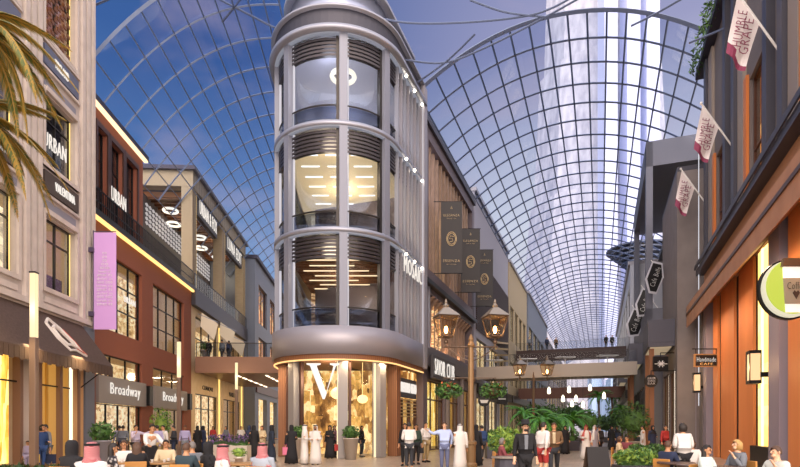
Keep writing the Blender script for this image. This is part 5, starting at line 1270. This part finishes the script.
def chair_at(loc, rz, label, group, m=None, h=1.0):
    t = thing('cafe_chair', label, 'chair', loc, rz, group); m = m or OAKC
    a = MB(); a.box(-.23, .23, -.22, .24, .43, .47); a.build('seat', m, t, bevel=.01)
    a = MB(); a.box(-.23, .23, -.27, -.23, .5, .86); a.build('backrest', m, t, bevel=.01)
    for x in (-.2, .17):
        MB().box(x, x+.035, -.27, -.232, 0, .5).build('leg', m, t); MB().box(x, x+.035, .19, .225, 0, .43).build('leg', m, t)
    return t
OAKC = mat('chair_oak', '#b8813f', .5); OAKT = mat('table_oak', '#9d7444', .45)
def bag(side, m, lbl, w_=.28, h_=.3):
    def f_(t, N_):
        p = N_['pa'+side]; o = thing('shopping_bag', lbl, 'bag', (0, 0, 0)); a = MB(); a.box(-w_/2, w_/2, -.06, .06, -h_, 0); a.build('bag_body', m, o)
        a = MB(); a.tube([(-.07, 0, -.01), (-.05, 0, .12), (.05, 0, .12), (.07, 0, -.01)], .008, 5); a.build('handle', m, o)
        R = Matrix.Rotation(t.rotation_euler.z, 4, 'Z'); o.location = t.location+(R @ Vector(p[:3]))*t.scale.x+Vector((0, 0, -.13)); o.rotation_euler = (0, 0, t.rotation_euler.z+.4)
    return f_
def hat(t, N_):
    x, y, z = N_['head'][:3]; a = MB(); a.lathe([(.2, .075), (.205, .085), (.11, .085), (.105, .15), (.085, .2), (.02, .195)], 20, (x, y, z)); a.build('hat', BLK, t, True)
def apron(t, N_): pass
# -- couple outside the gold lit shop
person('man in grey jacket standing with a shopper outside the gold lit shopfront', 46, 20.4, 150, GRY, GRY, hairm=HAIR, ra='down', la='bag', open_coat=MAR, extra=(bag('l', NVY, 'navy shopping bag held by the man in the grey jacket', .42, .34),))
person('dark haired shopper in blue dress leaning to the man in grey jacket', 40.5, 20.0, 250, DBL, DBL, fem=True, hairm=HAIR, style='bob', la='bent', extra=(bag('r', CLO('yellow', '#d9b34c'), 'yellow shopping bag carried by the shopper in blue'),), lean=.12)
person('child in lilac top walking along the gold lit shopfront', 28, 20, 180, LIL, LIL, hairm=HAIR, h=.66)
# -- diners, left foreground
SE = dict(pose='sit')
seated = []
def diner(label, px, Y, facing, chl, **k):
    h_ = k.get('h', 1.0)
    t = person(label, px, Y, facing, pose='sit', **k); z_ = k.get('z', 0)
    c = chair_at(t.location+Vector((0, 0, -.02+z_*0)), radians(facing), chl, 'oak cafe chairs', OAKC); c.scale = (h_, h_, h_)
    return t
diner('seated woman in black robe and black headscarf seen from behind', 71, 10.6, -15, 'oak cafe chair under the black veiled woman', kind='abaya', top=BLK, scarf=BLK, fem=True, la='table', ra='table', h=1.06)
diner('seated man in white robe with large red checked headcloth, back turned', 91, 9.0, -10, 'oak cafe chair under the nearest man in red checked headcloth', kind='thobe', top=WHT, scarf=CHK, la='table', ra='table', h=1.06)
diner('seated woman in black and white patterned dress with dark hair', 112, 12, -60, 'oak cafe chair under the woman in patterned dress', top=PAT, legs=PAT, fem=True, hairm=HAIR, style='long', la='table', ra='table')
diner('seated woman in white blouse behind the green table plant', 124, 14.5, 200, 'oak cafe chair under the woman in white blouse', top=WHT, legs=GRY, fem=True, hairm=HAIRB, style='long', la='table', ra='table')
diner('seated woman with long brown hair in dark dress facing away', 137, 13, 20, 'oak cafe chair under the woman with long brown hair', top=BLK, legs=BLK, fem=True, hairm=HAIRB, style='long', la='table', ra='face')
person('waitress in black apron and white sleeves leaning over a table', 149.5, 16, 225, WHT, BLK, fem=True, hairm=HAIR, style='bun', la='reach', ra='reach', lean=.3, extra=(lambda t, N_: MB().box(-.18, .18, -.17, .2, .5, 1.12).build('apron', BLK, t, bevel=.05),))
diner('seated man in cream shirt served by the waitress', 166, 15.2, 190, 'oak cafe chair under the man in cream shirt', top=BEI, legs=KHA, hairm=HAIR, la='table', ra='table')
diner('seated broad man in dark teal jacket seen from behind', 186, 12, -10, 'oak cafe chair under the man in dark teal jacket', top=CLO('teal', '#2b3c44'), legs=CHA, hairm=HAIRB, la='table', ra='table')
diner('seated man in grey jacket with grey hair beside the teal jacketed man', 192.5, 13.2, 40, 'oak cafe chair under the grey haired man', top=GRY, legs=GRY, hairm=HAIRW, la='table', ra='table')
diner('seated woman in black robe beside a man in red and white headcloth', 207.5, 12.4, -40, 'oak cafe chair under the black robed woman by the red and white headcloth', kind='abaya', top=BLK, scarf=BLK, fem=True, la='table', ra='table')
diner('seated man in red and white headcloth turned right, white robe', 222, 10.6, 300, 'oak cafe chair under the right turned man in headcloth', kind='thobe', top=WHT, scarf=CHK, la='table', ra='table')
diner('seated man in grey vest and red and white headcloth at the last table', 262, 11.4, -12, 'oak cafe chair under the man in grey vest', kind='thobe', top=CLO('dove', '#9aa2ad'), scarf=CHK, la='table', ra='table')
for i, (px, Y) in enumerate(((118, 11.6), (130, 13.6), (160, 13.6), (176, 14.2), (238, 13.2), (215, 11.2), (80, 11.5))):
    t = thing('cafe_table', ['round oak cafe table before the woman in patterned dress', 'round oak cafe table before the long haired woman', 'round oak cafe table the waitress leans over', 'round oak cafe table behind the teal jacketed man', 'round oak cafe table carrying the small potted plant', 'round oak cafe table by the right turned man in headcloth', 'round oak cafe table before the black veiled woman'][i], 'table', G(px, Y), 0, 'round oak cafe tables')
    a = MB(); a.lathe([(.42, .73), (.44, .745), (.44, .765), (.42, .78)], 24); a.build('tabletop', OAKT, t); a = MB(); a.lathe([(.25, 0), (.25, .03), (.04, .06), (.04, .73)], 12); a.build('pedestal', BLACK, t)
    if i < 4:
        for k in range(2):
            c = thing('cup', ['left cup', 'right cup'][k]+' of the white pair on the table '+['before the woman in patterned dress', 'before the long haired woman', 'the waitress leans over', 'behind the teal jacketed man'][i], 'cup', G(px, Y)+Vector((-.15+.3*k, -.1, .78)), 0, 'white cups on the cafe tables'); a = MB(); a.lathe([(.025, 0), (.04, .07), (.036, .07), (.02, .01)], 12); a.build('cup_body', WHT, c)
# -- standing on the left pavement
person('man in grey jacket walking away before the first shopfront sign', 123, 28.5, 20, GRY, NVY, hairm=HAIR, stride=.7)
person('man in lilac shirt walking close beside the grey jacketed walker', 119.5, 29.3, 30, LIL, CHA, hairm=HAIR, stride=.5)
person('person in pale lilac shirt raising both arms near the brick pier', 135.5, 24.5, 250, CLO('mauve', '#b9adc0'), CHA, hairm=HAIR, la='point', ra='face')
person('man in lilac grey shirt with back turned near the waitress', 157, 25, 10, LIL, KHA, hairm=HAIR, la='bent')
person('man in white shirt talking beside the shopfront shrub', 163.5, 26.5, 150, WHT, KHA, hairm=HAIR, ra='bent')
person('man in dark jacket reading by the slim light column', 174, 29, 100, CHA, NVY, hairm=HAIR, la='bent', ra='bent')
person('man in lilac shirt right of the slim light column', 185, 29, 200, LIL, GRY, hairm=HAIRB, sk=2)
person('black robed woman in front of the cream shop, left of the pair', 197.5, 35, 30, BLK, kind='abaya', scarf=BLK, fem=True)
person('dark blue robed woman in front of the cream shop, right of the pair', 203, 35.6, -30, NVY, kind='abaya', scarf=BLK, fem=True)
person('woman in red top behind the purple flower planter', 213, 42, 180, RED, BLK, fem=True, hairm=HAIR, style='long')
person('woman in grey top behind the purple flower planter', 226, 43, 160, GRY, CHA, fem=True, hairm=HAIR, style='long')
person('man in white shirt past the third light column', 241, 41, 200, WHT, CHA, hairm=HAIR)
person('black veiled woman in full black robe right of the stone planter', 254, 29.5, 20, BLK, kind='abaya', scarf=BLK, fem=True)
person('navy robed woman half hidden behind the full black robe', 249, 31, -10, NVY, kind='abaya', scarf=NVY, fem=True)
person('woman in beige coat between the robed women', 262, 31, 170, BEI, BEI, fem=True, hairm=HAIRB, style='long', la='bent')
person('woman in dark blue robe and black scarf left of the tower entrance', 271.5, 26, -60, CLO('ink', '#1d2738'), kind='abaya', scarf=BLK, fem=True, la='bent')
person('black robed woman with pink bag directly left of the white robed pair', 291.5, 24.8, 10, BLK, kind='abaya', scarf=BLK, fem=True, extra=(), la='bag', ra='bent')
person('man in white robe standing side on beneath the white letter', 304.5, 24.6, 285, WHT, kind='thobe', scarf=WHT, ra='bent', sk=0)
person('bearded man in white robe and headcloth facing the square', 315.5, 24.4, 180, WHT, kind='thobe', scarf=WHT, la='bent', ra='bent', beard=True)
person('black robed woman with red bag right of the white robed pair', 330, 29.2, 175, BLK, kind='abaya', scarf=BLK, fem=True, la='cross')
person('woman in mauve coat close behind the robed woman with red bag', 334.5, 29.8, 200, CLO('dusty', '#8a5a68'), BLK, fem=True, hairm=HAIR, style='long')
person('dark dressed woman standing at the lit shop behind the potted ball shrub', 361.5, 31.0, 250, BLK, BLK, fem=True, hairm=HAIR, style='long')
BAGL2 = [(285.5, 24.7, PIN, 'pink shopping bag beside the veiled woman left of the white robed pair'), (337, 28.9, RED, 'red shopping bag beside the woman right of the white robed pair')]
for px, Y, m_, lb in BAGL2:
    o = thing('shopping_bag', lb, 'bag', G(px, Y, .42), .3); MB().box(-.13, .13, -.06, .06, 0, .34).build('bag_body', m_, o); a = MB(); a.tube([(-.07, 0, .33), (-.05, 0, .46), (.05, 0, .46), (.07, 0, .33)], .008, 5); a.build('handle', m_, o)
# -- group at the lamp post
person('man in white shirt and black trousers seen from behind near the lamp post', 409, 21.5, 5, WHT, CHA, hairm=HAIR, la='bent', ra='bent', h=1.05)
person('dark haired woman half hidden behind the white shirted man', 405, 23.5, 170, BLK, BLK, fem=True, hairm=HAIR, style='long', h=1.04)
person('woman in dark green dress between the two white shirted men', 416, 24.5, 190, CLO('bottle', '#2c3d33'), BLK, fem=True, hairm=HAIR, style='long', h=1.02)
person('man in white shirt and khaki trousers turned towards the blue shirted man', 425.5, 26.0, 220, WHT, KHA, hairm=HAIR, la='bent', extra=(bag('r', CHA, 'dark shopping bag held by the man in khaki trousers'),), h=1.08)
person('man in pale blue shirt raising one arm, grey blue trousers', 444.5, 20.5, 175, BLU, CLO('slate', '#5d6484'), hairm=HAIRB, ra='point', la='back', h=1.05, sk=1, extra=())
person('person in white robe and white headcloth seen from behind by the post', 460, 20.6, 10, WHT, kind='thobe', scarf=WHT, la='bent')
person('black robed woman just right of the golden lamp post', 476, 23.6, -20, BLK, kind='abaya', scarf=BLK, fem=True)
person('person in dark blue jacket walking away past the lamp post', 482, 27, 15, DBL, CHA, hairm=HAIR, stride=.6)
# -- middle of the wide street
diner('seated woman in maroon jacket by the terracotta potted shrub', 501.5, 18.2, 270, 'oak cafe chair under the woman in maroon jacket', top=MAR, legs=GRY, fem=True, hairm=HAIRW, style='bob', la='table', ra='table')
t = thing('cafe_table', 'dark round table before the woman in maroon jacket', 'table', G(507, 16.2), 0); a = MB(); a.lathe([(.45, .73), (.47, .745), (.45, .78)], 24); a.build('tabletop', mat('table_grey', '#7d7268', .4), t); a = MB(); a.lathe([(.4, 0), (.36, .72)], 16); a.build('pedestal', SLATE, t)
person('man in black hat, black coat and beard walking towards the square', 525, 13.6, 182, BLK, BLK, beard=True, hairm=HAIR, extra=(hat,), hem=.72, open_coat=GRY, stride=.5, h=1.0, sk=1)
person('man in white shirt and red shorts turned to his companion', 543, 17.0, 300, WHT, RED, hairm=HAIR, h=1.03, la='bent', ra='back', sk=1)
person('man in brown jacket and dark trousers striding beside the red shorts', 554, 17.8, 165, BRN, CHA, hairm=HAIRB, open_coat=BEI, stride=.9, h=1.02, la='bent')
person('lone black robed woman in the middle of the wide street', 565, 34, 180, BLK, kind='abaya', scarf=BLK, fem=True)
person('man in white robe with red headcloth behind the sandwich board', 586, 28, 180, WHT, kind='thobe', scarf=mat('cloth_red_scarf', '#b05048', .8), ra='bent')
person('man in grey robe beside the red headcloth', 594.5, 30, 200, CLO('ash', '#8f8c96'), kind='thobe', scarf=WHT)
person('person in black walking behind the grey robed man', 599.5, 31, 20, BLK, BLK, hairm=HAIR)
person('dark veiled woman far down the wide street, left of two', 611.5, 40, 180, BLK, kind='abaya', scarf=BLK, fem=True)
person('dark veiled woman far down the wide street, right of two', 617, 42, 170, NVY, kind='abaya', scarf=BLK, fem=True)
diner('seated person in tan jacket behind the clipped hedge', 619, 22, 240, 'oak cafe chair under the person in tan jacket', top=BEI, legs=KHA, fem=True, hairm=HAIRB, style='bob', la='table', ra='table')
diner('seated person in brown red top behind the clipped hedge', 627, 23, 130, 'oak cafe chair under the person in brown red top', top=MAR, legs=CHA, hairm=HAIR, la='table', ra='table')
person('man in white robe seen side on beside the balconies', 643, 33, 70, WHT, kind='thobe', scarf=None, hairm=HAIR, ra='bent')
person('woman in navy robe beside the white robed man by the balconies', 652.5, 32, 190, NVY, kind='abaya', scarf=BLK, fem=True, la='bent')
person('woman in dark red top by the lit window of the grey building', 665, 28, 200, RED, BLK, fem=True, hairm=HAIR, style='long')
diner('seated man in navy blazer on the terrace behind the hedge', 667.5, 14.0, 300, 'oak cafe chair under the man in navy blazer', top=NVY, legs=BEI, hairm=HAIRB, la='table', ra='table')
person('woman in white shirt and black trousers standing with back turned at the table', 683, 14.2, -5, WHT, BLK, fem=True, hairm=HAIR, style='bob', la='bent', ra='bent')
diner('seated person in white shirt across from the standing woman', 692, 15.4, 160, 'oak cafe chair under the person across from the standing woman', top=WHT, legs=CHA, fem=True, hairm=HAIRB, style='bob', la='table', ra='table')
diner('seated woman with long black hair in pale blouse against the dark pilaster', 706, 12.0, 210, 'oak cafe chair under the long haired woman in pale blouse', top=CLO('mint', '#c5d0cc'), legs=CHA, fem=True, hairm=HAIR, style='long', la='table', ra='table', h=.97)
diner('seated blond woman in grey jacket holding a cup before the orange panels', 738, 12.4, 95, 'oak cafe chair under the blond woman in grey jacket', top=GRY, legs=CHA, fem=True, hairm=HAIRG, style='bob', la='face', ra='table', h=1.05, sk=1)
diner('seated man in white shirt with tousled grey brown hair nearest the dark bench', 777, 10.0, 100, 'oak cafe chair under the man in white shirt by the bench', top=CLO('offwhite', '#c9cbc2'), legs=CHA, hairm=HAIRB, la='face', ra='table', sk=1)
for i, (px, Y) in enumerate(((676, 13.6), (697, 12.6), (724, 12.2), (757, 10.2))):
    t = thing('cafe_table', ['walnut table between the man in navy blazer and the standing woman', 'walnut table beside the long haired woman in pale blouse', 'walnut table before the blond woman in grey jacket', 'walnut table before the man with grey brown hair'][i], 'table', G(px, Y), 0, 'walnut tables of the right terrace')
    a = MB(); a.lathe([(.42, .73), (.44, .745), (.44, .765), (.42, .78)], 24); a.build('tabletop', mat('table_walnut', '#4a352a', .4), t); a = MB(); a.lathe([(.25, 0), (.25, .03), (.04, .06), (.04, .73)], 12); a.build('pedestal', BLACK, t)
# -- on the footbridges
for px, Y, z_, lb, tp in ((209, 45, 7.1, 'woman in black dress on the left footbridge beside the potted shrub', BLK), (222, 45, 7.1, 'man in grey on the left footbridge, middle of three', GRY), (229, 45.5, 7.1, 'man in dark blue on the left footbridge, closest to the tower', NVY)):
    person(lb, px, Y, 60, tp, CHA, hairm=HAIR, z=z_, stride=.5)
for px, lb, tp in ((606, 'dark figure at the rail of the upper footbridge, left of the pair', BLK), (612, 'dark figure at the rail of the upper footbridge, right of the pair', CHA), (529, 'figure in grey at the bronze end of the upper footbridge', GRY), (547, 'figure in navy on the upper footbridge, second from the bronze end', NVY), (556, 'figure in brown on the upper footbridge near its middle', BRN)):
    person(lb, px, 71.2 if px > 600 else 73, 190, tp, CHA, hairm=HAIR, z=11.9)
person('shopper standing inside the first floor window beside the lilac banner', 123.5, 31.1+.9, 150, BRN, CHA, hairm=HAIR, xy=(-14.0-.0509*31.5-1.3, 31.3, 6.47))
# -- street trees and planters filling the far street
for i, (px, Y, H, r_) in enumerate(((528, 58, 3.4, 1.6), (544, 62, 3.8, 1.8), (560, 60, 3.2, 1.5), (574, 66, 4.2, 1.9), (584, 58, 2.8, 1.4), (606, 62, 2.4, 1.3), (625, 56, 3.0, 1.4), (617, 84, 5.0, 2.0))):
    bush(['bushy green street tree beyond the low palms, by the beige building', 'bushy green street tree, second from the beige building', 'rounded street tree behind the second low palm', 'tallest bushy street tree in the middle of the wide street', 'short dark street tree left of the tall thin palm', 'low shrubby tree between the two tall thin palms', 'loose street tree before the pale balconies', 'far green tree near the street end on the right'][i],
         G(px, Y), r_, H*.62, 420, .2, LEAF, (.6, .5, .6, POTG), 60+i, stem=H*.35, name='street_tree', cat='tree')
# warm lamps in the loggia and along the shop soffits of the narrow street
f = FL(-14.0)
for Y in (47, 53, 58): light('POINT', f.pos(f.uY(Y), 2.2, 18.6), 120, (1, .78, .5), .4, name='loggia_light')
for Y in (46, 50, 55): light('AREA', f.pos(f.uY(Y), -3.5, 5.8), 120, (1, .75, .48), 1.0, name='bridge_downlight')
for Y in (16, 19, 22): light('AREA', f.pos(f.uY(Y), -2.4, 4.5), 40, (1, .72, .38), .8, name='awning_light')
